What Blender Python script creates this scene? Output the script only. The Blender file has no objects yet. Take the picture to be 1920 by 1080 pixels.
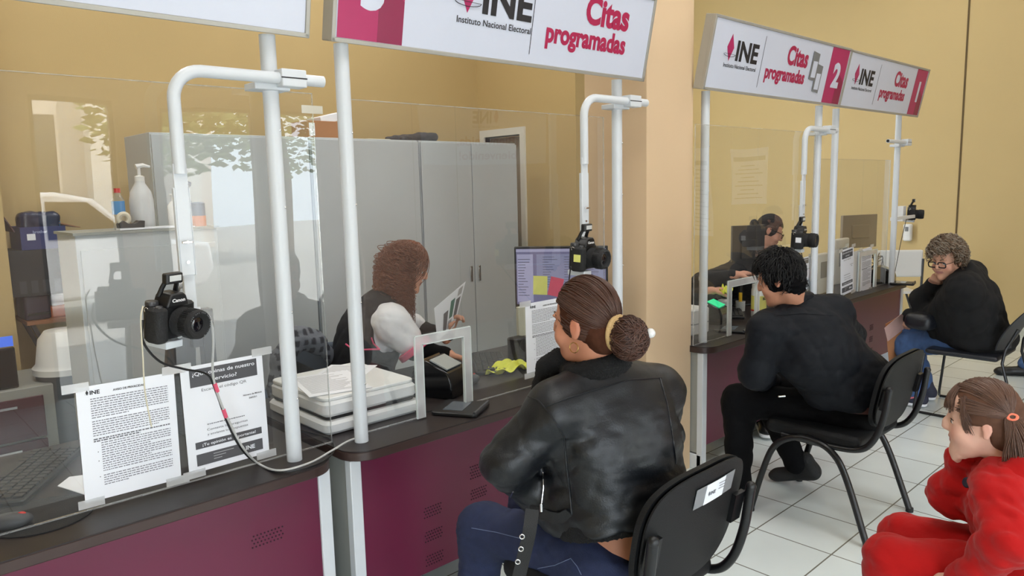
import bpy, math, random
import numpy as np
from mathutils import Vector, Matrix
random.seed(7); np.random.seed(7)
scene = bpy.context.scene
C = scene.collection
# ------------------------------------------------------------------ camera
F = 1390.0; CAMH = 1.65
vx = np.array([1495., -225., F]); vx /= np.linalg.norm(vx)
vd = np.array([242., 10160., F]); vd -= vd.dot(vx) * vx; vd /= np.linalg.norm(vd)
vz = -vd; vy = np.cross(vz, vx)
RW = np.stack([vx, vy, vz])
CO = np.array([0, 0, CAMH])
cam = bpy.data.cameras.new('camera'); camo = bpy.data.objects.new('camera', cam); C.objects.link(camo)
cam.sensor_width = 36.0; cam.lens = F / 1920 * 36; cam.clip_start = 0.05; cam.clip_end = 200
m = Matrix.Identity(4)
for i in range(3):
    m[i][0] = RW[i, 0]; m[i][1] = -RW[i, 1]; m[i][2] = -RW[i, 2]; m[i][3] = CO[i]
camo.matrix_world = m
scene.camera = camo
# world, sun, exposure
scene.view_settings.view_transform = 'Standard'; scene.view_settings.look = 'None'
scene.view_settings.exposure = 0.0; scene.view_settings.gamma = 1.0
scene.view_settings.use_curve_mapping = False
w = bpy.data.worlds.new('sky'); scene.world = w; w.use_nodes = True
wn = w.node_tree; bg = wn.nodes['Background']
bg.inputs[0].default_value = (0.80, 0.90, 1.0, 1); bg.inputs[1].default_value = 10.0
sun = bpy.data.lights.new('sun', 'SUN'); sun.energy = 22.0; sun.angle = math.radians(1); sun.color = (1, 0.95, 0.86)
suno = bpy.data.objects.new('sun', sun); C.objects.link(suno)
suno.rotation_euler = Vector((0.55, 0.62, 1.0)).to_track_quat('Z', 'Y').to_euler()

def P(px, py, Y):            # photo pixel -> point on the plane y = Y
    d = RW @ np.array([px - 960, py - 540, F]); return CO + d * (Y / d[1])
def G(px, py, z=0.73):       # photo pixel -> point on the height z
    d = RW @ np.array([px - 960, py - 540, F]); return CO + d * ((z - CAMH) / d[2])
def PX(px, py, X):           # photo pixel -> point on the plane x = X
    d = RW @ np.array([px - 960, py - 540, F]); return CO + d * (X / d[0])

# ------------------------------------------------------------------ materials
def lin(c):
    return tuple((v / 255 / 12.92 if v / 255 <= 0.04045 else ((v / 255 + 0.055) / 1.055) ** 2.4) for v in c) + (1,)
MATS = {}
def mat(name, col, rough=0.5, metal=0.0, var=0.06, vs=12.0, bump=0.0, bs=60.0, spec=0.5, coat=0.0, stretch=None, attr=False, sheen=0.0):
    if name in MATS: return MATS[name]
    m = bpy.data.materials.new(name); m.use_nodes = True; nt = m.node_tree; N = nt.nodes; L = nt.links
    b = N['Principled BSDF']
    b.inputs['Roughness'].default_value = rough; b.inputs['Metallic'].default_value = metal
    b.inputs['Specular IOR Level'].default_value = spec; b.inputs['Coat Weight'].default_value = coat
    b.inputs['Sheen Weight'].default_value = sheen
    c = lin(col)
    tc = N.new('ShaderNodeTexCoord'); mp = N.new('ShaderNodeMapping'); L.new(tc.outputs['Object'], mp.inputs[0])
    if stretch: mp.inputs['Scale'].default_value = stretch
    no = N.new('ShaderNodeTexNoise'); no.inputs['Scale'].default_value = vs; no.inputs['Detail'].default_value = 4
    L.new(mp.outputs[0], no.inputs['Vector'])
    mr = N.new('ShaderNodeMapRange'); mr.inputs[3].default_value = 1 - var; mr.inputs[4].default_value = 1 + var
    L.new(no.outputs[0], mr.inputs[0])
    mx = N.new('ShaderNodeVectorMath'); mx.operation = 'SCALE'
    if attr:
        at = N.new('ShaderNodeAttribute'); at.attribute_name = 'Col'; L.new(at.outputs['Color'], mx.inputs[0])
    else:
        mx.inputs[0].default_value = c[:3]
    L.new(mr.outputs[0], mx.inputs['Scale']); L.new(mx.outputs[0], b.inputs['Base Color'])
    if bump > 0:
        n2 = N.new('ShaderNodeTexNoise'); n2.inputs['Scale'].default_value = bs; n2.inputs['Detail'].default_value = 5
        L.new(mp.outputs[0], n2.inputs['Vector'])
        bp = N.new('ShaderNodeBump'); bp.inputs['Strength'].default_value = bump; bp.inputs['Distance'].default_value = 0.01
        L.new(n2.outputs[0], bp.inputs['Height']); L.new(bp.outputs[0], b.inputs['Normal'])
    MATS[name] = m; return m
def emit_mat(name, col, strength):
    if name in MATS: return MATS[name]
    m = bpy.data.materials.new(name); m.use_nodes = True; b = m.node_tree.nodes['Principled BSDF']
    b.inputs['Base Color'].default_value = (0.02, 0.02, 0.02, 1)
    b.inputs['Emission Color'].default_value = lin(col); b.inputs['Emission Strength'].default_value = strength
    MATS[name] = m; return m
def glass_mat(name, tint=(0.97, 0.985, 0.98), refl=1.7, haze=0.03, bump=0.0):
    m = bpy.data.materials.new(name); m.use_nodes = True; nt = m.node_tree; N = nt.nodes; L = nt.links
    N.remove(N['Principled BSDF']); out = N['Material Output']
    tr = N.new('ShaderNodeBsdfTransparent'); tr.inputs[0].default_value = tint + (1,)
    gl = N.new('ShaderNodeBsdfGlossy'); gl.inputs['Roughness'].default_value = 0.0
    df = N.new('ShaderNodeBsdfDiffuse'); df.inputs[0].default_value = (0.8, 0.8, 0.8, 1)
    fr = N.new('ShaderNodeFresnel'); fr.inputs[0].default_value = 1.5
    mu = N.new('ShaderNodeMath'); mu.operation = 'MULTIPLY'; mu.inputs[1].default_value = refl; mu.use_clamp = True
    L.new(fr.outputs[0], mu.inputs[0])
    no = N.new('ShaderNodeTexNoise'); no.inputs['Scale'].default_value = 3.0; no.inputs['Detail'].default_value = 3
    tc = N.new('ShaderNodeTexCoord'); L.new(tc.outputs['Object'], no.inputs['Vector'])
    hz = N.new('ShaderNodeMath'); hz.operation = 'MULTIPLY'; hz.inputs[1].default_value = haze * 2
    L.new(no.outputs[0], hz.inputs[0])
    m0 = N.new('ShaderNodeMixShader'); L.new(hz.outputs[0], m0.inputs[0]); L.new(tr.outputs[0], m0.inputs[1]); L.new(df.outputs[0], m0.inputs[2])
    m1 = N.new('ShaderNodeMixShader'); L.new(mu.outputs[0], m1.inputs[0]); L.new(m0.outputs[0], m1.inputs[1]); L.new(gl.outputs[0], m1.inputs[2])
    ge = N.new('ShaderNodeNewGeometry'); t2 = N.new('ShaderNodeBsdfTransparent'); m2 = N.new('ShaderNodeMixShader')
    L.new(ge.outputs['Backfacing'], m2.inputs[0]); L.new(m1.outputs[0], m2.inputs[1]); L.new(t2.outputs[0], m2.inputs[2]); L.new(m2.outputs[0], out.inputs[0])
    if bump > 0:
        n2 = N.new('ShaderNodeTexNoise'); n2.inputs['Scale'].default_value = 1.1; n2.inputs['Detail'].default_value = 1
        L.new(tc.outputs['Object'], n2.inputs['Vector'])
        bp = N.new('ShaderNodeBump'); bp.inputs['Strength'].default_value = bump; bp.inputs['Distance'].default_value = 0.02
        L.new(n2.outputs[0], bp.inputs['Height']); L.new(bp.outputs[0], gl.inputs['Normal'])
    MATS[name] = m; return m

wallm = mat('yellow_wall_paint', (193, 169, 119), 0.75, var=0.025, vs=3, bump=0.06, bs=160)
pilm = mat('cream_pillar_paint', (218, 190, 154), 0.7, var=0.025, vs=3, bump=0.05, bs=160)
whitem = mat('white_powder_coat', (212, 217, 222), 0.35, var=0.03)
signw = mat('sign_white_vinyl', (206, 212, 227), 0.32, var=0.015)
alum = mat('sign_aluminium', (170, 168, 160), 0.4, metal=0.3, var=0.05)
magenta = mat('sign_magenta', (176, 36, 96), 0.4, var=0.05)
magdark = mat('sign_dark_magenta', (140, 26, 72), 0.4, var=0.05)
letterred = mat('letter_crimson', (172, 32, 78), 0.45, var=0.03)
inkm = mat('black_ink', (34, 32, 36), 0.6, var=0.05)
greyink = mat('grey_ink', (98, 98, 102), 0.7, var=0.05)
burg = mat('burgundy_panel', (98, 22, 56), 0.36, var=0.05, vs=4, coat=0.05)
topm = mat('dark_wood_laminate', (44, 38, 38), 0.38, var=0.25, vs=5, stretch=(1, 9, 9), spec=0.3)
topl = mat('brown_wood_laminate', (112, 84, 62), 0.35, var=0.15, vs=5, stretch=(1, 9, 9))
edgem = mat('dark_edge_band', (58, 42, 38), 0.4)
desksteel = mat('desk_grey_steel', (150, 152, 146), 0.45, var=0.03)
cabm = mat('cabinet_grey_steel', (184, 189, 192), 0.42, var=0.03, vs=2)
cabdark = mat('cabinet_seam_dark', (50, 50, 50), 0.7)
blackp = mat('black_plastic', (20, 20, 22), 0.42, var=0.1)
blackg = mat('black_gloss_plastic', (14, 14, 16), 0.15, var=0.1)
blackr = mat('black_rubber', (26, 26, 27), 0.75, var=0.1, bump=0.3, bs=300)
greyp = mat('dark_grey_plastic', (62, 64, 68), 0.5)
midgrey = mat('mid_grey_plastic', (118, 120, 122), 0.5)
whitep = mat('white_plastic', (222, 222, 220), 0.4, var=0.02)
chrome = mat('chrome', (210, 210, 210), 0.2, metal=1.0)
paperm = mat('white_paper', (232, 234, 240), 0.8, var=0.015)
yellowm = mat('yellow_cloth', (222, 226, 80), 0.9, var=0.08, bump=0.4, bs=80)
stickyy = mat('yellow_sticky_note', (232, 232, 130), 0.8)
stickyp = mat('pink_sticky_note', (226, 92, 120), 0.8)
redp = mat('red_plastic', (205, 48, 40), 0.4)
bluep = mat('blue_carton', (38, 48, 104), 0.5)
cardm = mat('brown_cardboard', (168, 122, 86), 0.85, var=0.08)
leather = mat('black_leather', (13, 16, 21), 0.44, var=0.12, vs=20, bump=0.12, bs=220, spec=0.5)
fabricb = mat('black_fabric', (13, 13, 15), 0.9, var=0.15, bump=0.3, bs=500, spec=.2)
seatf = mat('chair_black_vinyl', (15, 16, 18), 0.55, var=0.15, bump=0.25, bs=350, spec=.3)
shirtb = mat('black_cotton_shirt', (17, 20, 26), 0.7, var=0.15, bump=0.12, bs=60, spec=.25)
furm = mat('black_fleece', (10, 10, 11), 0.95, var=0.3, bump=0.8, bs=260)
denimd = mat('dark_blue_denim', (28, 38, 70), 0.85, var=0.25, vs=60, bump=0.3, bs=400)
deniml = mat('mid_blue_denim', (66, 94, 138), 0.85, var=0.22, vs=40, bump=0.3, bs=300)
redvel = mat('red_velour', (176, 14, 14), 0.8, var=0.18, vs=9, bump=0.15, bs=80, sheen=0.12, spec=.2)
blackv = mat('black_vest_fabric', (26, 27, 33), 0.8, var=0.15, bump=0.2, bs=200)
whitesh = mat('white_shirt_cotton', (226, 226, 230), 0.8, var=0.03, bump=0.15, bs=50)
pinkm = mat('pink_trim', (214, 84, 120), 0.7)
skinm = mat('skin', (200, 150, 120), 0.55, var=0.05, vs=30, attr=True, bump=0.06, bs=200)
hairbr = mat('brown_hair', (62, 38, 30), 0.42, var=0.35, vs=60, spec=0.6)
hairbun = mat('dark_brown_hair', (74, 44, 31), 0.48, var=0.35, vs=60, spec=0.6)
hairbl = mat('black_hair', (12, 11, 13), 0.5, var=0.3, vs=60)
haircu = mat('auburn_curly_hair', (118, 72, 54), 0.45, var=0.35, vs=40)
hairgr = mat('greying_brown_hair', (108, 86, 66), 0.5, var=0.4, vs=60)
hairgirl = mat('light_brown_hair', (96, 68, 54), 0.42, var=0.3, vs=50)
leatherb = mat('brown_leather', (70, 34, 28), 0.5)
beige = mat('straw_scrunchie', (205, 172, 120), 0.8, bump=0.5, bs=300)
gold = mat('gold', (220, 180, 110), 0.25, metal=1.0)
greenl = emit_mat('green_scanner_light', (40, 230, 150), 1.1)
plexi = glass_mat('acrylic_sheet', refl=1.8, haze=0.022, bump=0.35)
plexedge = glass_mat('acrylic_polished_edge', tint=(0.82, 0.86, 0.85), refl=2.4, haze=0.3)
framem = glass_mat('acrylic_border_strip', tint=(0.9, 0.92, 0.92), refl=2.0, haze=0.55)
bottlem = glass_mat('clear_bottle_plastic', tint=(0.86, 0.9, 0.93), refl=2.0, haze=0.12)

# floor tile material (world-aligned grid)
def tile_mat():
    m = bpy.data.materials.new('floor_tiles'); m.use_nodes = True; nt = m.node_tree; N = nt.nodes; L = nt.links
    b = N['Principled BSDF']; b.inputs['Roughness'].default_value = 0.22
    tc = N.new('ShaderNodeTexCoord'); mp = N.new('ShaderNodeMapping'); mp.inputs['Location'].default_value = (-2.77 + 3 * TS, -1.672 + 5 * TS, 0)
    L.new(tc.outputs['Object'], mp.inputs[0])
    br = N.new('ShaderNodeTexBrick'); br.offset = 0; br.squash = 1; L.new(mp.outputs[0], br.inputs['Vector'])
    br.inputs['Scale'].default_value = 1.0; br.inputs['Brick Width'].default_value = TS; br.inputs['Row Height'].default_value = TS
    br.inputs['Mortar Size'].default_value = 0.0035; br.inputs['Mortar Smooth'].default_value = 0.1
    br.inputs['Color1'].default_value = lin((224, 232, 231)); br.inputs['Color2'].default_value = lin((218, 226, 225)); br.inputs['Mortar'].default_value = lin((118, 116, 108))
    no = N.new('ShaderNodeTexNoise'); no.inputs['Scale'].default_value = 3; no.inputs['Detail'].default_value = 6; L.new(tc.outputs['Object'], no.inputs['Vector'])
    mr = N.new('ShaderNodeMapRange'); mr.inputs[3].default_value = 0.88; mr.inputs[4].default_value = 1.06; L.new(no.outputs[0], mr.inputs[0])
    mx = N.new('ShaderNodeVectorMath'); mx.operation = 'SCALE'; L.new(br.outputs[0], mx.inputs[0]); L.new(mr.outputs[0], mx.inputs['Scale'])
    L.new(mx.outputs[0], b.inputs['Base Color'])
    bp = N.new('ShaderNodeBump'); bp.inputs['Strength'].default_value = 0.3; bp.invert = True; L.new(br.outputs['Fac'], bp.inputs['Height']); L.new(bp.outputs[0], b.inputs['Normal'])
    return m
LAMPW = 27
TS = 0.36
tilem = tile_mat()

# ------------------------------------------------------------------ mesh helpers
def nrm(v):
    v = np.asarray(v, float); n = np.linalg.norm(v); return v / n if n > 0 else v
def frame(d, up=(0, 0, 1)):   # axes (x', y', z') with z' = d
    d = nrm(d); u = np.asarray(up, float)
    if abs(np.dot(nrm(u), d)) > 0.98: u = np.array([1., 0, 0])
    x = nrm(np.cross(u, d)); y = np.cross(d, x); return x, y, d
def rotz(a):
    c, s = math.cos(a), math.sin(a); return np.array([[c, -s, 0], [s, c, 0], [0, 0, 1.]])
def rotax(ax, a): return np.array(Matrix.Rotation(a, 3, Vector(ax)))
TEXTC = {}
def text_geo(s, bold=0.0, space=1.0):
    k = (s, bold, space)
    if k in TEXTC: return TEXTC[k]
    cu = bpy.data.curves.new('t', 'FONT'); cu.body = s; cu.offset = bold; cu.resolution_u = 4; cu.space_character = space
    ob = bpy.data.objects.new('t', cu); C.objects.link(ob)
    me = bpy.data.meshes.new_from_object(ob)
    V = np.array([v.co[:] for v in me.vertices]) if len(me.vertices) else np.zeros((0, 3))
    Fs = [tuple(p.vertices) for p in me.polygons]
    bpy.data.objects.remove(ob); bpy.data.curves.remove(cu); bpy.data.meshes.remove(me)
    TEXTC[k] = (V, Fs); return V, Fs
class MB:
    def __init__(s): s.v = []; s.f = []; s.m = []; s.mi = 0; s.n = 0
    def add(s, V, Fs):
        V = np.asarray(V, float).reshape(-1, 3); b = s.n
        s.v.append(V); s.n += len(V)
        for q in Fs: s.f.append(tuple(i + b for i in q)); s.m.append(s.mi)
        return s
    def use(s, i): s.mi = i; return s
    def box(s, c, size, ax=None, cen=True):
        c = np.asarray(c, float); h = np.asarray(size, float) / 2
        A = np.eye(3) if ax is None else np.asarray(ax)   # rows are axes
        V = [c + (sx * h[0]) * A[0] + (sy * h[1]) * A[1] + (sz * h[2]) * A[2] for sz in (-1, 1) for sy in (-1, 1) for sx in (-1, 1)]
        return s.add(V, [(0, 2, 3, 1), (4, 5, 7, 6), (0, 1, 5, 4), (2, 6, 7, 3), (0, 4, 6, 2), (1, 3, 7, 5)])
    def bb(s, x0, x1, y0, y1, z0, z1): return s.box(((x0 + x1) / 2, (y0 + y1) / 2, (z0 + z1) / 2), (x1 - x0, y1 - y0, z1 - z0))
    def rbox(s, c, size, r=0.01, ax=None, n=3):   # box with rounded vertical (z') corners and a small top/bottom chamfer
        c = np.asarray(c, float); A = np.eye(3) if ax is None else np.asarray(ax); hx, hy, hz = np.asarray(size) / 2
        r = min(r, hx * .99, hy * .99); ch = min(r * 0.4, hz * 0.45)
        rings = []
        for z, ins in ((-hz, ch), (-hz + ch, 0), (hz - ch, 0), (hz, ch)):
            ring = []
            for k, (sx, sy) in enumerate(((1, 1), (-1, 1), (-1, -1), (1, -1))):
                for j in range(n + 1):
                    a = (k + j / n) * math.pi / 2; rr = max(r - ins, 1e-4)
                    x = sx * (hx - r) + rr * math.cos(a); y = sy * (hy - r) + rr * math.sin(a)
                    ring.append(c + x * A[0] + y * A[1] + z * A[2])
            rings.append(ring)
        return s.loft(rings, True, True)
    def loft(s, rings, caps=True, closed=True):
        n = len(rings[0]); V = np.concatenate([np.asarray(r, float) for r in rings]); Fs = []
        for i in range(len(rings) - 1):
            for j in range(n if closed else n - 1):
                a = i * n + j; b = i * n + (j + 1) % n; Fs.append((a, b, b + n, a + n))
        if caps: Fs.append(tuple(range(n - 1, -1, -1))); Fs.append(tuple((len(rings) - 1) * n + j for j in range(n)))
        return s.add(V, Fs)
    def tube(s, pts, r, seg=12, caps=True):
        pts = [np.asarray(p, float) for p in pts]; n = len(pts)
        rs = [r] * n if np.isscalar(r) else list(r)
        T = [nrm(pts[min(i + 1, n - 1)] - pts[max(i - 1, 0)]) for i in range(n)]
        x, y, _ = frame(T[0]); rings = []
        for i in range(n):
            x = nrm(x - np.dot(x, T[i]) * T[i]); y = np.cross(T[i], x)
            rings.append([pts[i] + rs[i] * (math.cos(2 * math.pi * k / seg) * x + math.sin(2 * math.pi * k / seg) * y) for k in range(seg)])
        return s.loft(rings, caps)
    def ribbon(s, pts, nrmv, wd, th):   # flat strap
        rings = []; n = len(pts); pts = [np.asarray(p, float) for p in pts]
        for i in range(n):
            t = nrm(pts[min(i + 1, n - 1)] - pts[max(i - 1, 0)]); nv = np.asarray(nrmv if np.ndim(nrmv) == 1 else nrmv[i], float)
            nv = nrm(nv - nv.dot(t) * t); b = np.cross(t, nv)
            rings.append([pts[i] + b * wd / 2 * a + nv * th / 2 * c for a, c in ((-1, -1), (1, -1), (1, 1), (-1, 1))])
        return s.loft(rings, True)
    def lathe(s, prof, c=(0, 0, 0), ax=None, seg=24):   # prof [(r,z)]
        c = np.asarray(c, float); A = np.eye(3) if ax is None else np.asarray(ax); rings = []
        for r, z in prof:
            rings.append([c + max(r, 1e-4) * (math.cos(2 * math.pi * k / seg) * A[0] + math.sin(2 * math.pi * k / seg) * A[1]) + z * A[2] for k in range(seg)])
        return s.loft(rings, True)
    def cyl(s, a, b, r, seg=16):
        a = np.asarray(a, float); b = np.asarray(b, float); x, y, z = frame(b - a)
        return s.lathe([(r, 0), (r, np.linalg.norm(b - a))], a, (x, y, z), seg)
    def prism(s, poly, h, o=(0, 0, 0), ax=None):   # poly in x'y', extruded along z' by h
        o = np.asarray(o, float); A = np.eye(3) if ax is None else np.asarray(ax)
        r0 = [o + p[0] * A[0] + p[1] * A[1] for p in poly]; r1 = [q + h * A[2] for q in r0]
        return s.loft([r0, r1], True)
    def sphere(s, c, r, seg=16, rings=10, ax=None):
        c = np.asarray(c, float); rr = np.ones(3) * r if np.isscalar(r) else np.asarray(r)
        A = np.eye(3) if ax is None else np.asarray(ax); R = []
        for i in range(rings + 1):
            t = -math.pi / 2 + math.pi * i / rings
            R.append([c + rr[0] * max(math.cos(t), 1e-3) * math.cos(2 * math.pi * k / seg) * A[0] + rr[1] * max(math.cos(t), 1e-3) * math.sin(2 * math.pi * k / seg) * A[1] + rr[2] * math.sin(t) * A[2] for k in range(seg)])
        return s.loft(R, True)
    def torus(s, c, R, r, ax=None, seg=28, sg=10):
        c = np.asarray(c, float); A = np.eye(3) if ax is None else np.asarray(ax)
        V = []; Fs = []
        for i in range(seg):
            a = 2 * math.pi * i / seg; dr = math.cos(a) * A[0] + math.sin(a) * A[1]
            for j in range(sg):
                b = 2 * math.pi * j / sg; V.append(c + dr * (R + r * math.cos(b)) + A[2] * r * math.sin(b))
        for i in range(seg):
            for j in range(sg):
                Fs.append((i * sg + j, ((i + 1) % seg) * sg + j, ((i + 1) % seg) * sg + (j + 1) % sg, i * sg + (j + 1) % sg))
        return s.add(V, Fs)
    def text(s, t, o, xd, yd, h, xs=1.0, align='l', bold=0.0, lift=0.0005, width=None, shear=0.0):
        V, Fs = text_geo(t, bold)
        if not len(V): return s
        V = V.copy(); sc = h / 0.73   # cap height of the built-in font is about 0.73
        V[:, 0] += V[:, 1] * shear
        x0, x1 = V[:, 0].min(), V[:, 0].max()
        V[:, 0] -= x0; wdt = (x1 - x0)
        if width: xs = width / (wdt * sc)
        off = {'l': 0, 'c': -wdt / 2, 'r': -wdt}[align]
        xd = np.asarray(xd, float); yd = np.asarray(yd, float); zd = np.cross(xd, yd)
        W = np.asarray(o, float) + np.outer((V[:, 0] + off) * sc * xs, xd) + np.outer(V[:, 1] * sc, yd) + zd * lift
        return s.add(W, Fs)
    def quad(s, a, b, c, d): return s.add([a, b, c, d], [(0, 1, 2, 3)])
    def build(s, name, mats, parent=None, smooth=None, world=True, bevel=0):
        me = bpy.data.meshes.new(name); V = np.concatenate(s.v) if s.v else np.zeros((0, 3))
        if parent is not None and world:
            q = parent
            while q is not None: V = V - np.array(q.location); q = q.parent
        me.from_pydata(V.tolist(), [], s.f)
        if not isinstance(mats, (list, tuple)): mats = [mats]
        for q in mats: me.materials.append(q)
        if len(mats) > 1: me.polygons.foreach_set('material_index', s.m)
        me.update()
        if smooth is not False: shade(me, 40 if smooth is None else smooth)
        o = bpy.data.objects.new(name, me); C.objects.link(o)
        if parent is not None: o.parent = parent
        if bevel:
            b = o.modifiers.new('bevel', 'BEVEL'); b.width = bevel; b.segments = 2; b.limit_method = 'ANGLE'; b.angle_limit = math.radians(50)
        return o
def shade(me, ang):
    me.shade_smooth()
    if ang >= 180: return
    try: me.set_sharp_from_angle(angle=math.radians(ang))
    except Exception: pass
def tag(o, label, cat, group=None, kind=None):
    o['label'] = label; o['category'] = cat
    if group: o['group'] = group
    if kind: o['kind'] = kind
    return o
def thing(name, label, cat, loc=(0, 0, 0), group=None):
    o = bpy.data.objects.new(name, None); C.objects.link(o); o.location = Vector([float(q) for q in loc]); o.empty_display_size = 0.05
    return tag(o, label, cat, group)
def struct(name, mb, mt, **k):
    o = mb.build(name, mt, **k); o['kind'] = 'structure'; return o
def copy_tree(o, parent=None):
    c = o.copy(); C.objects.link(c); c.parent = parent
    for ch in list(o.children): copy_tree(ch, c)
    return c
def arc(c, a, b, t0, t1, n):   # c + a cos t + b sin t
    c, a, b = map(lambda q: np.asarray(q, float), (c, a, b))
    return [c + a * math.cos(t0 + (t1 - t0) * i / n) + b * math.sin(t0 + (t1 - t0) * i / n) for i in range(n + 1)]
def smoothpath(pts, n=6):   # Catmull-Rom
    p = [np.asarray(q, float) for q in pts]; p = [2 * p[0] - p[1]] + p + [2 * p[-1] - p[-2]]; out = []
    for i in range(1, len(p) - 2):
        for j in range(n):
            t = j / n; a, b, c, d = p[i - 1], p[i], p[i + 1], p[i + 2]
            out.append(0.5 * ((2 * b) + (-a + c) * t + (2 * a - 5 * b + 4 * c - d) * t * t + (-a + 3 * b - 3 * c + d) * t ** 3))
    out.append(p[-2]); return out
X1 = np.array([1., 0, 0]); Y1 = np.array([0, 1., 0]); Z1 = np.array([0, 0, 1.])

# ------------------------------------------------------------------ smooth solid modelling (for bodies and clothes)
class SDF:
    def __init__(s, res=0.006): s.res = res; s.p = []
    def cone(s, a, b, ra, rb=None, k=0.02, op='u', flat=None):
        a = np.asarray(a, float); b = np.asarray(b, float); rb = ra if rb is None else rb; rm = max(ra, rb)
        lo = np.minimum(a, b) - rm; hi = np.maximum(a, b) + rm
        ba = b - a; L2 = max(ba.dot(ba), 1e-9)
        def fn(X):
            v = X - a; h = np.clip((v @ ba) / L2, 0, 1); v = v - h[..., None] * ba
            d2 = (v * v).sum(-1)
            if flat is not None:
                n = flat[0]; q = v @ n; d2 = d2 - q * q + (q / flat[1]) ** 2
            d = np.sqrt(np.maximum(d2, 0)) - (ra + (rb - ra) * h)
            return d * (min(1, flat[1]) if flat is not None else 1)
        s.p.append((fn, lo, hi, k, op)); return s
    def path(s, pts, rs, k=0.02, op='u'):
        for i in range(len(pts) - 1): s.cone(pts[i], pts[i + 1], rs[i], rs[i + 1], k, op)
        return s
    def ell(s, c, r, A=None, k=0.02, op='u'):
        c = np.asarray(c, float); r = np.asarray(r, float) * np.ones(3); A = np.eye(3) if A is None else np.asarray(A)
        ext = np.sqrt(((A * r[:, None]) ** 2).sum(0)); lo = c - ext; hi = c + ext
        def fn(X):
            q = (X - c) @ A.T; k0 = np.sqrt(((q / r) ** 2).sum(-1)); k1 = np.sqrt(((q / r ** 2) ** 2).sum(-1))
            return k0 * (k0 - 1) / np.maximum(k1, 1e-6)
        s.p.append((fn, lo, hi, k, op)); return s
    def box(s, c, h, A=None, rd=0.01, k=0.01, op='u'):
        c = np.asarray(c, float); h = np.asarray(h, float) - rd; A = np.eye(3) if A is None else np.asarray(A)
        ext = np.abs(A * (h + rd)[:, None]).sum(0); lo = c - ext; hi = c + ext
        def fn(X):
            q = np.abs((X - c) @ A.T) - h
            return np.sqrt((np.maximum(q, 0) ** 2).sum(-1)) + np.minimum(q.max(-1), 0) - rd
        s.p.append((fn, lo, hi, k, op)); return s
    def grid(s, disp=None):
        res = s.res; pad = 0.03
        us = [q for q in s.p if q[4] == 'u']
        lo = np.min([q[1] for q in us], 0) - pad; hi = np.max([q[2] for q in us], 0) + pad
        n = np.ceil((hi - lo) / res).astype(int) + 1
        D = np.full(n, 0.05, np.float32); s.lo = lo
        for fn, l, h, k, op in s.p:
            mrg = 0.03 + k
            i0 = np.maximum(np.floor((l - mrg - lo) / res).astype(int), 0); i1 = np.minimum(np.ceil((h + mrg - lo) / res).astype(int) + 1, n)
            if (i1 <= i0).any(): continue
            ax = [lo[a] + res * np.arange(i0[a], i1[a]) for a in range(3)]
            X = np.stack(np.meshgrid(*ax, indexing='ij'), -1)
            d = fn(X).astype(np.float32); S = tuple(slice(i0[a], i1[a]) for a in range(3)); E = D[S]
            if op == 'u':
                hh = np.maximum(k - np.abs(E - d), 0) / k if k > 0 else 0
                D[S] = np.minimum(E, d) - (hh * hh * k * 0.25 if k > 0 else 0)
            else:
                d = -d; hh = np.maximum(k - np.abs(E - d), 0) / k if k > 0 else 0
                D[S] = np.maximum(E, d) + (hh * hh * k * 0.25 if k > 0 else 0)
        if disp is not None:
            I = np.argwhere(np.abs(D) < 0.022); X = lo + I * res
            D[I[:, 0], I[:, 1], I[:, 2]] += disp(X).astype(np.float32)
        s.D = D; return D
    def mesh(s, disp=None):
        D = s.grid(disp); res = s.res; lo = s.lo
        ins = D < 0; c = np.zeros(tuple(np.array(D.shape) - 1), np.int8)
        for dx in (0, 1):
            for dy in (0, 1):
                for dz in (0, 1): c += ins[dx:D.shape[0] - 1 + dx, dy:D.shape[1] - 1 + dy, dz:D.shape[2] - 1 + dz]
        act = np.argwhere((c > 0) & (c < 8)); idm = np.full(c.shape, -1, np.int32); idm[act[:, 0], act[:, 1], act[:, 2]] = np.arange(len(act))
        cor = [(a, b, d) for a in (0, 1) for b in (0, 1) for d in (0, 1)]
        val = np.stack([D[act[:, 0] + a, act[:, 1] + b, act[:, 2] + d] for a, b, d in cor], 1)
        acc = np.zeros((len(act), 3)); cnt = np.zeros(len(act))
        for i in range(8):
            for j in range(i + 1, 8):
                if sum(abs(np.subtract(cor[i], cor[j]))) != 1: continue
                vi, vj = val[:, i], val[:, j]; mk = (vi < 0) != (vj < 0)
                t = np.where(mk, vi / np.where(mk, vi - vj, 1), 0)
                pnt = np.array(cor[i])[None] + t[:, None] * (np.array(cor[j]) - np.array(cor[i]))[None]
                acc += pnt * mk[:, None]; cnt += mk
        V = lo + (act + acc / cnt[:, None]) * res
        Q = []
        for ax in range(3):
            sl0 = [slice(None)] * 3; sl1 = [slice(None)] * 3; sl0[ax] = slice(0, -1); sl1[ax] = slice(1, None)
            A = ins[tuple(sl0)]; B = ins[tuple(sl1)]; E = np.argwhere(A != B)
            fl = A[E[:, 0], E[:, 1], E[:, 2]]
            u, v = [(1, 2), (2, 0), (0, 1)][ax]
            ok = (E[:, u] > 0) & (E[:, v] > 0) & (E[:, u] < c.shape[u]) & (E[:, v] < c.shape[v]); E = E[ok]; fl = fl[ok]
            def cell(du, dv):
                e = E.copy(); e[:, u] -= du; e[:, v] -= dv; return idm[e[:, 0], e[:, 1], e[:, 2]]
            q = np.stack([cell(1, 1), cell(0, 1), cell(0, 0), cell(1, 0)], 1)
            q[~fl] = q[~fl][:, ::-1]; Q.append(q)
        Q = np.concatenate(Q); Q = Q[(Q >= 0).all(1)]
        return V, Q
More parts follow.
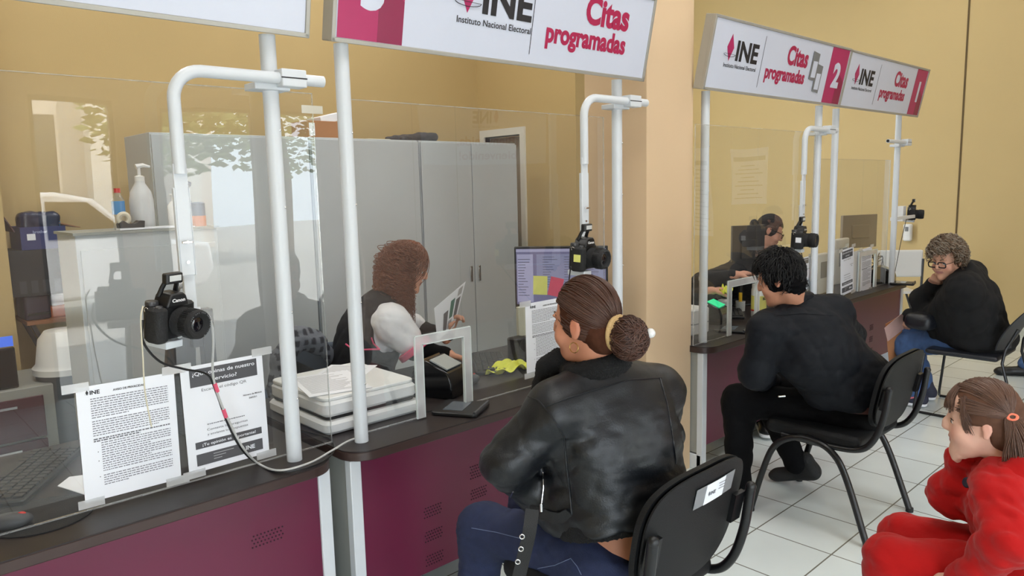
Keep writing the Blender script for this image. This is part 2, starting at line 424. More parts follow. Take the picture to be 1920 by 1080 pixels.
    def proj(s, pts, off=0.0):   # snap points to the surface (after grid/mesh)
        P_ = np.asarray(pts, float).copy(); n = np.array(s.D.shape)
        def smp(X):
            g = (X - s.lo) / s.res; g = np.clip(g, 0, n - 1.001); i = g.astype(int); f = g - i; o = 0
            for a in (0, 1):
                for b in (0, 1):
                    for c in (0, 1):
                        wt = (f[:, 0] if a else 1 - f[:, 0]) * (f[:, 1] if b else 1 - f[:, 1]) * (f[:, 2] if c else 1 - f[:, 2])
                        o = o + wt * s.D[np.minimum(i[:, 0] + a, n[0] - 1), np.minimum(i[:, 1] + b, n[1] - 1), np.minimum(i[:, 2] + c, n[2] - 1)]
            return o
        e = s.res
        for _ in range(14):
            d = smp(P_); gr = np.stack([smp(P_ + e * np.eye(3)[a]) - smp(P_ - e * np.eye(3)[a]) for a in range(3)], 1)
            gl = np.linalg.norm(gr, axis=1, keepdims=True); gr = gr / np.maximum(gl, 1e-6)
            P_ = P_ - gr * np.clip(d - off, -0.02, 0.02)[:, None]
        s.N = gr; return P_
    def build(s, name, mt, parent, disp=None, color=None, smooth=2):
        V, Q = s.mesh(disp)
        for _ in range(smooth):   # light Laplacian smoothing
            nb = np.zeros_like(V); ct = np.zeros(len(V))
            for a, b in ((0, 1), (1, 2), (2, 3), (3, 0)):
                np.add.at(nb, Q[:, a], V[Q[:, b]]); np.add.at(ct, Q[:, a], 1)
                np.add.at(nb, Q[:, b], V[Q[:, a]]); np.add.at(ct, Q[:, b], 1)
            V = 0.5 * V + 0.5 * nb / np.maximum(ct, 1)[:, None]
        me = bpy.data.meshes.new(name); col = color(V) if color else None
        q = parent; W = V
        while q is not None: W = W - np.array(q.location); q = q.parent
        nv, nq = len(W), len(Q)
        me.vertices.add(nv); me.vertices.foreach_set('co', W.astype(np.float32).ravel())
        me.loops.add(nq * 4); me.loops.foreach_set('vertex_index', Q.astype(np.int32).ravel())
        me.polygons.add(nq); me.polygons.foreach_set('loop_start', np.arange(0, nq * 4, 4, dtype=np.int32)); me.polygons.foreach_set('loop_total', np.full(nq, 4, np.int32))
        me.update(calc_edges=True); me.validate(); me.materials.append(mt); me.shade_smooth()
        if col is not None:
            at = me.color_attributes.new('Col', 'FLOAT_COLOR', 'POINT'); at.data.foreach_set('color', np.concatenate([col, np.ones((nv, 1))], 1).astype(np.float32).ravel())
        o = bpy.data.objects.new(name, me); C.objects.link(o); o.parent = parent
        return o
def fold(amp, freq=22.0, seed=0, dirv=(0, 0, 1), an=0.35):
    rs = np.random.RandomState(seed); dv = nrm(dirv); K = []; freq = freq * 2.6
    for i in range(7):
        k = rs.randn(3); k = k - (1 - an) * k.dot(dv) * dv * 0 ; k = nrm(k * (1 - an) + dv * an * rs.choice([-1, 1]) * 2.0)
        K.append((k * freq * (0.6 + 0.9 * rs.rand()), rs.rand() * 6.28, nrm(rs.randn(3)) * freq * 0.35, rs.rand() * 6.28))
    def fn(X):
        o = 0
        for k, p, k2, p2 in K: o = o + (1 - np.abs(np.sin(0.5 * (X @ k + p + 1.8 * np.sin(X @ k2 + p2))))) ** 2 - 0.3
        return amp * o / 2.2
    return fn
# ================================================================== THE ROOM
CEIL = 4.2; BX = 4.45
struct('floor', MB().bb(-2.6, 9.1, -2.0, 6.6, -0.1, 0), tilem)
struct('ceiling', MB().bb(-2.6, 9.1, -2.1, 6.7, CEIL, CEIL + 0.1), mat('ceiling_white_paint', (226, 222, 212), 0.9))
struct('wall_back', MB().bb(-2.6, BX + .13, 5.15, 5.3, 0, CEIL), wallm)
struct('wall_left', MB().bb(-2.7, -2.6, -2.1, 5.3, 0, CEIL), wallm)
# side wall with a doorway
sm = MB(); DY0, DY1, DZ = 4.60, 5.06, 2.09
sm.bb(BX, BX + .13, 3.98, DY0, 0, CEIL); sm.bb(BX, BX + .13, DY1, 5.15, 0, CEIL); sm.bb(BX, BX + .13, DY0, DY1, DZ, CEIL)
struct('wall_side', sm, wallm)
dr = MB(); dr.bb(BX - .02, BX + .14, DY0 - .055, DY0, 0, DZ + .06); dr.bb(BX - .02, BX + .14, DY1, DY1 + .055, 0, DZ + .06); dr.bb(BX - .02, BX + .14, DY0, DY1, DZ, DZ + .06)
do = struct('door_1', dr, mat('door_frame_white', (220, 218, 210), 0.4))
dl = MB(); dl.bb(BX + .05, BX + .09, DY0 + .01, DY1 - .01, 0.01, DZ - .01); dl.build('door_leaf', mat('door_grey_brown', (142, 132, 118), 0.5), do)
hg = MB()
for z in (0.3, 1.75, 1.3): hg.cyl((BX + .045, DY0 + .012, z), (BX + .045, DY0 + .012, z + .09), .012)
hg.build('door_hinge', chrome, do)
struct('wall_rear', MB().bb(BX + .13, 9.1, 6.5, 6.65, 0, CEIL), wallm)
struct('wall_end', MB().bb(8.95, 9.15, -2.1, 6.5, 0, CEIL), wallm)
se = PX(1818, 0, 8.95)
struct('trim_1', MB().bb(8.943, 8.951, se[1] - .008, se[1] + .008, 0.12, CEIL - .01), mat('panel_joint_dark', (92, 74, 44), 0.8))
struct('baseboard_end', MB().bb(8.935, 8.95, -2.0, 6.5, 0, .11), mat('tile_skirting', (186, 188, 176), 0.3))
struct('wall_pillar', MB().bb(3.15, 3.57, 2.335, 2.75, 0, CEIL), pilm)
struct('wall_pilaster', MB().bb(-.6, float(P(4, 380, 4.7)[0]), 4.7, 5.15, 0, CEIL), wallm)
# storefront behind the camera
WY = -2.0; wops = [(-2.2, 0.2, .0, 2.5), (1.28, 1.86, 0.0, 2.48), (2.22, 3.12, .0, 2.44), (3.32, 4.15, .0, 2.46)]  # first opening is unseen, added to let in more daylight
wb = MB(); xs = -2.6
for a, b, z0, z1 in wops:
    wb.bb(xs, a, WY - .15, WY, 0, CEIL); wb.bb(a, b, WY - .15, WY, z1, CEIL); xs = b
wb.bb(xs, 9.1, WY - .15, WY, 0, CEIL)
struct('wall_front', wb, mat('storefront_wall_paint', (206, 172, 150), 0.8))
for i, (a, b, z0, z1) in enumerate(wops):
    fm = MB(); t = .035
    fm.bb(a, a + t, WY - .1, WY - .05, 0, z1); fm.bb(b - t, b, WY - .1, WY - .05, 0, z1); fm.bb(a, b, WY - .1, WY - .05, z1 - t, z1); fm.bb(a, b, WY - .1, WY - .05, 0, t)
    o = struct('window_%d' % (i + 1), fm, mat('window_frame_bronze', (96, 78, 66), 0.5))
    MB().bb(a + t, b - t, WY - .08, WY - .074, t, z1 - t).build('window_pane', glass_mat('window_glass_%d' % i, refl=1.0, haze=0.0), o)
# street outside
struct('ground_street', MB().bb(-14, 24, -30, -2.0, -.12, -.02), mat('pavement_concrete', (176, 174, 170), 0.9, var=0.12))
stb = MB(); stb.bb(-6, 9, -21, -18, 0, 5.5); st = struct('building_street', stb, mat('pale_plaster', (216, 206, 196), 0.9))
cl = MB()
for i in range(6): cl.bb(-5 + 2.6 * i, -4.55 + 2.6 * i, -18.0, -17.4, 0, 5.2)
cl.build('column', mat('white_plaster', (232, 228, 222), 0.8), st)
ww = MB()
for i in range(5): ww.bb(-4.0 + 2.6 * i, -3.0 + 2.6 * i, -18.02, -17.95, 1, 4)
ww.build('window_glazing', mat('dark_glazing', (52, 60, 66), 0.1), st)
rng = random.Random(3)
def tree(x, y, h, r, label):
    t = thing('street_tree', label, 'tree', (x, y, 0), 'trees in the street')
    MB().tube([(x, y, -.1), (x + .05, y, h * .35), (x - .05, y + .1, h * .7)], [.13, .1, .06], 10).build('trunk', mat('bark', (92, 76, 62), 0.9), t)
    lv = MB(); rg = np.random.RandomState(int(x * 10) + 99)
    for i in range(1500):
        d = nrm(rg.randn(3)); c = np.array([x, y, h * .72]) + d * np.array([r, r, r * .8]) * rg.rand() ** .35
        a, b, n = frame(rg.randn(3)); s_ = .09 + .06 * rg.rand()
        lv.add([c - a * s_, c - b * s_ * .5, c + a * s_, c + b * s_ * .5], [(0, 1, 2, 3)])
    o = lv.build('foliage', mat('leaf_green', (118, 134, 82), 0.7, var=0.3, vs=3), t, smooth=False); o['kind'] = 'stuff'
tree(1.2, -10.8, 4.6, 1.5, 'leafy street tree outside the glass door behind the camera')
tree(4.8, -9.0, 4.4, 1.6, 'leafy street tree outside the middle storefront window')
tree(8.6, -12.5, 5.0, 2.2, 'leafy street tree farthest along the pavement outside')
# white car outside
def car(x, y):
    t = thing('parked_car', 'white four door utility car parked outside the storefront', 'car', (x, y, 0))
    wp = mat('car_white_paint', (236, 238, 240), 0.15, coat=0.6)
    b = MB(); prof = [(-2.2, .35), (2.15, .35), (2.3, .6), (2.25, .95), (1.25, 1.08), (.7, 1.62), (.3, 1.72), (-1.7, 1.72), (-2.05, 1.6), (-2.28, 1.0), (-2.3, .6)]
    b.prism([(p[0], p[1]) for p in prof], 1.75, (x, y + .875, 0), (X1, Z1, -Y1)); b.build('body', wp, t, bevel=.05)
    g = mat('car_glass', (34, 40, 46), 0.05)
    wn_ = MB()
    for q in ([(.62, 1.58), (1.12, 1.1), (.2, 1.1), (.2, 1.6)], [(.1, 1.6), (.1, 1.1), (-.85, 1.1), (-.85, 1.6)], [(-.95, 1.6), (-.95, 1.1), (-1.85, 1.12), (-1.7, 1.58)]):
        wn_.prism(q, .02, (x, y + .886, 0), (X1, Z1, -Y1))
    wn_.build('side_window', g, t)
    for sx in (-1.4, 1.4):
        for sy in (-1, 1):
            wh = MB(); wh.lathe([(.1, -.11), (.33, -.1), (.36, -.05), (.36, .05), (.33, .1), (.1, .11)], (x + sx, y + sy * .82, .36), (X1, Z1, Y1)); w_ = wh.build('wheel', blackr, t)
            MB().lathe([(.02, -.115), (.2, -.118), (.2, .118), (.02, .115)], (x + sx, y + sy * .82, .36), (X1, Z1, Y1)).build('hub_cap', alum, w_)
car(1.9, -6.8)
# unseen ceiling lamps, added to light the room, dimmer toward the end wall
for i, (lx, ly) in enumerate([(0.6, 3.9), (3.0, 3.9), (0.6, .9), (3.0, .9), (5.4, .9), (7.6, .9), (6.4, 4.0), (8.0, 2.6)]):
    fx = thing('added_ceiling_light', ['recessed ceiling light panel %s' % s_ for s_ in ('above the staff side of the left counter', 'above the staff side of the middle counter', 'above the customer side of the left counter', 'above the customer side of the middle counter', 'above the customer chairs by counter two', 'above the customer chairs nearest the end wall', 'above the staff side of counters one and two', 'nearest the middle of the end wall')][i], 'light', (lx, ly, CEIL), 'ceiling light panels')
    MB().bb(lx - .33, lx + .33, ly - .63, ly + .63, CEIL - .03, CEIL).build('housing', alum, fx)
    MB().bb(lx - .3, lx + .3, ly - .6, ly + .6, CEIL - .034, CEIL - .03).build('diffuser', emit_mat('lamp_diffuser', (255, 250, 240), 2.6), fx)
    al = bpy.data.lights.new('lamp_glow', 'AREA'); al.shape = 'RECTANGLE'; al.size = .6; al.size_y = 1.2; al.energy = LAMPW * (.15 if lx > 7 else .55 if lx > 5 else 1); al.color = (1.0, .99, .98)
    ao = bpy.data.objects.new('lamp_glow', al); C.objects.link(ao); ao.location = (0, 0, -.04); ao.parent = fx
# portal-sampled daylight through each opening
for a, b, z0, z1 in wops:
    al = bpy.data.lights.new('daylight_portal', 'AREA'); al.shape = 'RECTANGLE'; al.size = b - a; al.size_y = z1; al.cycles.is_portal = True
    ao = bpy.data.objects.new('daylight_portal', al); C.objects.link(ao); ao.location = ((a + b) / 2, WY - .16, z1 / 2); ao.rotation_euler = (math.radians(90), 0, 0)
# banners and posters on the customer side (seen mirrored in the acrylic)
def ine_logo(mb, o, xd, yd, h, mi_ink, mi_mag, sub=True):   # lower-left of the letters; h = letter height
    o = np.asarray(o, float); xd = np.asarray(xd, float); yd = np.asarray(yd, float); z = np.cross(xd, yd)
    mb.use(mi_ink); mb.text('INE', o, xd, yd, h, width=h * 2.25, bold=.035)
    c = o - xd * h * .62 + yd * h * .45; q = .0008
    mb.use(mi_mag); mb.prism([(0, h * .78), (-h * .33, h * .12), (0, -h * .55), (h * .33, h * .12)], q, c, (xd, yd, z))
    mb.use(mi_ink); mb.tube([c + xd * h * (.55 * math.cos(a)) + yd * (h * -.22 + h * .13 * math.sin(a)) + z * .002 for a in [math.pi * (1.0 + k / 8) for k in range(9)]], h * .012, 5)
    mb.tube([c + xd * h * .55 + yd * h * -.22 + z * .002, c - xd * h * .5 + yd * h * -.2 + z * .002], h * .009, 5)
    if sub: mb.use(mi_ink); mb.text('Instituto Nacional Electoral', o - xd * h * 1.02 - yd * h * .42, xd, yd, h * .21, width=h * 3.3, bold=.012)
def banner(name, label, cat, o, xd, wd, ht, fn):
    o = np.asarray(o, float); xd = np.asarray(xd, float); z = np.cross(xd, Z1)
    t = thing(name, label, cat, o)
    b = MB(); b.box(o + xd * wd / 2 + Z1 * ht / 2 - z * .006, (wd, ht, .01), (xd, Z1, z)); b.build('sheet', paperm, t)
    q = MB(); fn(q, o, xd); q.build('printing', [inkm, magenta, letterred, greyink], t, smooth=False)
    return t
def wel(q, o, xd):
    ine_logo(q, o + xd * .9 + Z1 * .5, xd, Z1, .12, 0, 1)
    q.use(2); q.text('¡Bienvenida,', o + xd * .95 + Z1 * .25, xd, Z1, .11, width=.9, align='c', bold=.02)
    q.text('bienvenido!', o + xd * .95 + Z1 * .07, xd, Z1, .11, width=.85, align='c', bold=.02)
banner('welcome_banner', 'white welcome banner hanging on the storefront wall behind the waiting area', 'banner', (6.9, WY + .02, 1.95), -X1, 1.9, .75, wel)
def post_(k):
    def f(q, o, xd):
        q.use(3)
        for r in range(k):
            q.box(o + xd * .24 + Z1 * (.08 + r * .055) + np.cross(xd, Z1) * .001, (.40 - .1 * (r % 3), .012, .002), (xd, Z1, np.cross(xd, Z1)))
        q.box(o + xd * .24 + Z1 * (.12 + k * .055) + np.cross(xd, Z1) * .001, (.44, .06, .002), (xd, Z1, np.cross(xd, Z1)))
    return f
banner('wall_poster', 'printed notice poster on the end wall past the waiting chairs', 'poster', (8.94, -.15, 1.35), -Y1, .5, .75, post_(9))
banner('wall_poster', 'long narrow notice poster on the end wall beside the storefront', 'poster', (8.94, -.95, .9), -Y1, .4, 1.2, post_(16))

# ================================================================== COUNTERS
def rows(mb, x0, z0, nx, nz, y, dx=.0125, dz=.0125, sk=0.5):
    for i in range(nx):
        for j in range(nz):
            cx = x0 + i * dx + (j % 2) * dx * .5; cz = z0 + j * dz
            mb.lathe([(.0028, 0), (.0028, .0022)], (cx, y, cz), (X1, Z1, -Y1), 6)
def desk(x0, x1, dy, label, holes):
    t = thing('service_counter', label, 'counter', ((x0 + x1) / 2, 2.55 + dy, 0), 'service counters in the row')
    y0 = 2.21 + dy; y1 = 3.14 + dy; R_ = .10
    poly = [(x0, y1)] + [(x0 + R_ - R_ * math.cos(a), y0 + R_ - R_ * math.sin(a)) for a in np.linspace(0, math.pi / 2, 9)] + [(x1 - R_ + R_ * math.sin(a), y0 + R_ - R_ * math.cos(a)) for a in np.linspace(0, math.pi / 2, 9)] + [(x1, y1)]
    MB().prism(poly, .004, (0, 0, .726)).build('countertop', topm, t)
    MB().prism(poly, .034, (0, 0, .692)).build('countertop_edge', edgem, t, bevel=.004)
    ya = y0 + .055
    MB().bb(x0 + .06, x1 - .06, ya, ya + .018, .14, .691).build('front_panel', burg, t, bevel=.002)
    for hx, hz, nx, nz in holes:
        hd = MB(); rows(hd, hx, hz, nx, nz, ya)
        hd.build('perforation', mat('perforation_dark', (44, 14, 30), 0.8), t, smooth=False)
    for xa, xb in ((x0 + .015, x0 + .06), (x1 - .06, x1 - .015)):
        MB().bb(xa, xb, ya - .008, ya + .03, .0, .691).build('front_leg', whitem, t, bevel=.003)
        MB().bb(xa + .002, xb - .015, ya + .03, y1 - .02, .1, .691).build('side_panel', desksteel, t)
        MB().bb(xa, xb, ya + .0, y1 - .02, .0, .09).build('foot_rail', whitem, t, bevel=.004)
    MB().bb(x0 + .06, x1 - .06, y1 - .05, y1 - .03, .62, .691).build('rear_rail', desksteel, t)
    return t
hB = [(x, z, nx, nz) for x, z, nx, nz in ((1.62, .37, 7, 4), (1.62, .27, 7, 4), (1.62, .17, 7, 4), (1.86, .37, 7, 4), (1.86, .46, 7, 5), (1.86, .27, 7, 4), (2.12, .46, 4, 5))]
desk(-.47, 1.235, 0, 'burgundy front service counter at the left edge, under the unnumbered sign', [(.93, .5, 9, 4), (.2, .5, 9, 4)])
desk(1.285, 3.03, 0, 'burgundy service counter where the woman in the leather jacket sits', hB)
desk(3.56, 5.26, 0, 'burgundy service counter where the man in the black shirt sits', [(4.6, .4, 8, 5)])
desk(5.28, 7.02, .13, 'farthest burgundy service counter, ending near the end wall', [(5.9 + .2 * i, .2 + .1 * j, 6, 4) for i in range(3) for j in range(3)])

# ------------------------------------------------------------------ signs on posts
def sign(x0, x1, y, dep, num, num_left, label, plain=False, flyer=False):
    t = thing('counter_sign', label, 'sign', ((x0 + x1) / 2, y, 2.14))
    tl = math.atan2(.075, .36); yd = np.array([0, -math.sin(tl), math.cos(tl)]); xd = X1; z = np.cross(xd, yd)   # z points at the customers
    H_ = .385; o = np.array([x0, y - .02, 2.145]); W_ = x1 - x0
    cn = o + xd * W_ / 2 + yd * H_ / 2
    MB().box(cn - z * .03, (W_, H_, .055), (xd, yd, z)).build('box', alum, t, bevel=.004)
    f = MB().box(cn + z * .0005, (W_ - .03, H_ - .03, .008), (xd, yd, z)).build('face', signw, t)
    fr = MB()
    for a, b, c_ in ((0, H_ / 2 - .007, (W_, .015, .02)), (0, -H_ / 2 + .007, (W_, .015, .02)), (-W_ / 2 + .007, 0, (.015, H_, .02)), (W_ / 2 - .007, 0, (.015, H_, .02))):
        fr.box(cn + xd * a + yd * b, c_, (xd, yd, z))
    fr.build('frame', alum, t, bevel=.002)
    if plain: return t
    L = MB(); zo = z * .0055; o2 = o + zo
    def at_(u, v): return o2 + xd * u * W_ + yd * v * H_
    nb = .165; nx = 0 if num_left else 1 - nb
    a0 = .012 if num_left else 1 - nb; a1 = nb if num_left else .986
    L.use(1); L.prism([(a0 * W_, .016), (a1 * W_, .016), (a1 * W_, H_ - .016), (a0 * W_, H_ - .016)], .0006, o2, (xd, yd, z))
    L.use(4); md = a0 + (a1 - a0) * .6
    L.prism([(md * W_, .016), (a1 * W_, .016), (a1 * W_, H_ * .42), (md * W_ * .98 + .01, H_ * .6), (md * W_, H_ * .4)], .0006, o2 + z * .0006, (xd, yd, z))
    L.use(3); L.text(num, at_((a0 + a1) / 2, .33) + z * .0012, xd, yd, .15, align='c', bold=.05, shear=-.0)
    s0 = nb + .03 if num_left else .03
    if num_left:
        ine_logo(L, at_(.375, .46), xd, yd, .118, 0, 1); dv = .535; ct = .71
        L.use(0); L.prism([(dv * W_, .05), (dv * W_ + .003, .05), (dv * W_ + .003, H_ - .05), (dv * W_, H_ - .05)], .0005, o2, (xd, yd, z))
        L.use(2); L.text('Citas', at_(.895, .56), xd, yd, .112, width=.30, align='r', bold=.04); L.text('programadas', at_(.895, .29), xd, yd, .082, width=.53, align='r', bold=.04)
    else:
        ine_logo(L, at_(.155, .46), xd, yd, .105, 0, 1); dv = .325 if flyer else .36
        L.use(0); L.prism([(dv * W_, .05), (dv * W_ + .003, .05), (dv * W_ + .003, H_ - .05), (dv * W_, H_ - .05)], .0005, o2, (xd, yd, z))
        rr = .655 if flyer else .74
        L.use(2); L.text('Citas', at_(rr, .55), xd, yd, .108, width=.27, align='r', bold=.04); L.text('programadas', at_(rr, .29), xd, yd, .078, width=.50, align='r', bold=.04)
        if flyer:
            L.use(5)
            for u, v in ((.685, .38), (.73, .2)):
                L.prism([(u * W_, v * H_), (u * W_ + .09, v * H_ - .01), (u * W_ + .09, v * H_ + .16), (u * W_, v * H_ + .17)], .0008, o2 + z * (.0006 + u * .002), (xd, yd, z))
            L.use(3)
            for u, v in ((.69, .41), (.735, .23)):
                L.prism([(u * W_ + .012, v * H_), (u * W_ + .07, v * H_), (u * W_ + .07, v * H_ + .1), (u * W_ + .012, v * H_ + .1)], .0008, o2 + z * (.0016 + u * .002), (xd, yd, z))
    L.build('lettering', [inkm, magenta, letterred, signw, magdark, midgrey], t, smooth=False)
    return t
sign(-.47, 1.24, 2.29, .06, '', True, 'blank white overhead sign box cut off by the top left corner', plain=True)
sign(1.32, 3.03, 2.29, .06, '3', True, 'large white overhead sign reading Citas programadas with its number panel at the left')
sign(3.55, 5.25, 2.29, .06, '2', False, 'white overhead sign reading Citas programadas beside the pillar, numbered 2', flyer=True)
sign(5.27, 6.80, 2.30, .06, '1', False, 'small white sign reading Citas programadas, last of the row nearest the end wall')

def post(x, y, label, ztop=2.15, r=.0255):
    t = thing('sign_post', label, 'post', (x, y, .73), 'round white posts carrying the signs')
    MB().cyl((x, y, .7305), (x, y, ztop), r, 28).build('tube', whitem, t)
    s_ = MB()
    for z in (.95, 1.25, 1.6, 1.85):
        s_.sphere((x + r * .55, y - r * .86, z), .004, 8, 6)
    s_.build('screw', chrome, t)
    MB().bb(x + r * .75, x + r * 1.08, y - .002, y + .03, .74, 1.93).build('glass_channel', mat('channel_grey', (170, 172, 170), 0.4), t)
    return t
post(1.125, 2.325, 'round white post left of the gap between the two nearest counters')
post(1.39, 2.32, 'round white post at the left end of the leather jacket woman’s counter')
post(2.905, 2.33, 'round white post by the pillar, right of the camera with the yellow sticker')
post(3.685, 2.33, 'round white post just right of the cream pillar', r=.024)
post(5.09, 2.33, 'round white post left of the pair below the seam of signs 2 and 1', r=.024)
post(5.43, 2.36, 'round white post right of the pair below the seam of signs 2 and 1', r=.024)
post(6.80, 2.42, 'last round white post under the numbered 1 sign', ztop=2.2, r=.024)
post(-.36, 2.325, 'round white post at the far left end, outside the picture')

# ------------------------------------------------------------------ acrylic sheets
PY = 2.375
def pane(x0, x1, y, z0, z1, label, hole=None):
    t = thing('acrylic_screen', label, 'screen', ((x0 + x1) / 2, y, .73), 'clear acrylic screens on the counters')
    g = MB(); th = .005
    if hole is None: g.bb(x0, x1, y, y + th, z0, z1)
    else:
        a, b, c = hole; g.bb(x0, a, y, y + th, z0, z1); g.bb(b, x1, y, y + th, z0, z1); g.bb(a, b, y, y + th, c, z1)
    g.build('sheet', plexi, t, smooth=False)
    e = MB(); q = .0022
    e.bb(x0, x1, y - .0005, y + th + .0005, z1 - q, z1 + .0005); e.bb(x1 - q, x1 + .0005, y - .0005, y + th + .0005, z0, z1); e.bb(x0 - .0005, x0 + q, y - .0005, y + th + .0005, z0, z1)
    e.bb(x0, hole[0] if hole else x1, y - .001, y + th + .001, z0, z0 + .004)
    if hole: e.bb(hole[1], x1, y - .001, y + th + .001, z0, z0 + .004)
    e.build('polished_edge', plexedge, t, smooth=False)
    if hole:
        f = MB(); wv = .035
        f.bb(a - wv, a, y - .008, y - .0005, z0, c + wv); f.bb(b, b + wv, y - .008, y - .0005, z0, c + wv); f.bb(a, b, y - .008, y - .0005, c, c + wv)
        f.build('opening_border', framem, t, smooth=False)
        f2 = MB()
        f2.bb(a, a + .003, y - .009, y + th, z0, c); f2.bb(b - .003, b, y - .009, y + th, z0, c); f2.bb(a, b, y - .009, y + th, c - .003, c)
        f2.bb(a - wv - .003, a - wv, y - .009, y, z0, c + wv); f2.bb(b + wv, b + wv + .003, y - .009, y, z0, c + wv); f2.bb(a - wv, b + wv, y - .009, y, c + wv, c + wv + .003)
        f2.build('opening_edge', mat('acrylic_frosted_edge', (206, 214, 212), 0.2, var=0.03), t, smooth=False)
    return t
pane(-.45, 1.30, PY, .735, 1.985, 'clear acrylic screen on the left counter, with taped notices')
hx0 = P(790, 650, PY)[0]; hx1 = P(868, 640, PY)[0]
pane(1.43, 2.86, PY, .735, 1.975, 'clear acrylic screen between the leather jacket woman and the curly haired clerk', (float(hx0), float(hx1), 1.035))
h2 = P(1350, 560, PY)[0]; h3 = P(1397, 560, PY)[0]
pane(3.55, 5.00, PY - .07, .735, 1.965, 'clear acrylic screen between the man in black and the clerk with glasses', (float(h2), float(h3), 1.03))
pane(5.40, 6.76, PY + .08, .735, 1.80, 'clear acrylic screen at the farthest counter', (6.2, 6.5, 1.02))
tp = MB(); tq = P(590, 205, PY); tp.bb(tq[0] - .05, tq[0] + .03, PY - .0012, PY - .0005, tq[2] - .015, tq[2] + .012)
o = tp.build('tape_label', mat('tape_translucent', (206, 200, 184), 0.5), None); tag(o, 'small handwritten tape label stuck high on the left acrylic screen', 'label')

# ------------------------------------------------------------------ camera arms and cameras
def A2x(v): y = nrm(v); return np.array([np.cross(y, Z1), y, Z1])
def arm(xp, yp, z, xv, zbot, label, full=True, cp=None):
    t = thing('camera_bracket', label, 'bracket', (xp, yp, z), 'white camera arms clamped to the posts')
    ya = yp - .055; r = .0185
    c = MB(); c.box((xp + .045, ya, z), (.085, .055, .055)); c.box((xp - .01, yp, z - .025), (.12, .08, .022)); c.build('clamp', whitem, t, bevel=.003)
    c = MB(); c.bb(xp + .0, xp + .089, ya - .0283, ya - .0270, z - .002, z + .002); c.build('clamp_slot', inkm, t)
    if full:
        R_ = .085; pts = [(xp + .16, ya, z)] + [(xv + R_, ya, z)] + arc((xv + R_, ya, z - R_), (0, 0, R_), (-R_, 0, 0), 0, math.pi / 2, 8) + [(xv, ya, z - .30)]
        MB().tube(pts, r, 16).build('bent_tube', whitem, t)
        MB().sphere((xp + .16, ya, z), (.006, .015, .015), 12, 8).build('end_plug', blackr, t)
        b = MB(); b.bb(xv - .02, xv + .02, ya - .004, ya + .006, z - .60, z - .27); b.bb(xv - .024, xv - .02, ya - .004, ya + .012, z - .60, z - .34); b.bb(xv + .02, xv + .024, ya - .004, ya + .012, z - .60, z - .34)
        b.build('flat_bar', whitem, t, bevel=.002)
        b = MB(); b.bb(xv - .012, xv + .022, ya + .008, ya + .022, zbot - .0, z - .5); b.build('hanging_bar', whitem, t, bevel=.002)
        b = MB(); va = np.array([xv - cp[0], ya + .02 - cp[1], 0]); b.box((cp[0] + va[0] / 2, cp[1] + va[1] / 2, cp[2] - .004), (.034, np.linalg.norm(va) + .02, .006), A2x(va)); b.bb(xv - .02, xv + .03, ya + .006, ya + .012, cp[2] - .004, cp[2] + .06); b.build('camera_shelf', whitem, t)
        b = MB(); b.cyl((xv, ya - .018, z - .5), (xv, ya, z - .5), .005); b.rbox((xv, ya - .016, z - .5), (.032, .006, .008), .003); b.cyl((xv, ya - .009, z - .56), (xv, ya, z - .56), .005); b.build('wing_bolt', chrome, t)
    else:
        MB().tube([(xv, ya - .02, z), (xp + .03, ya, z)], .016, 14).build('bent_tube', whitem, t)
        MB().cyl((xv - .002, ya - .0205, z), (xv, ya - .02, z), .012).build('tube_mouth', inkm, t)
    return ya
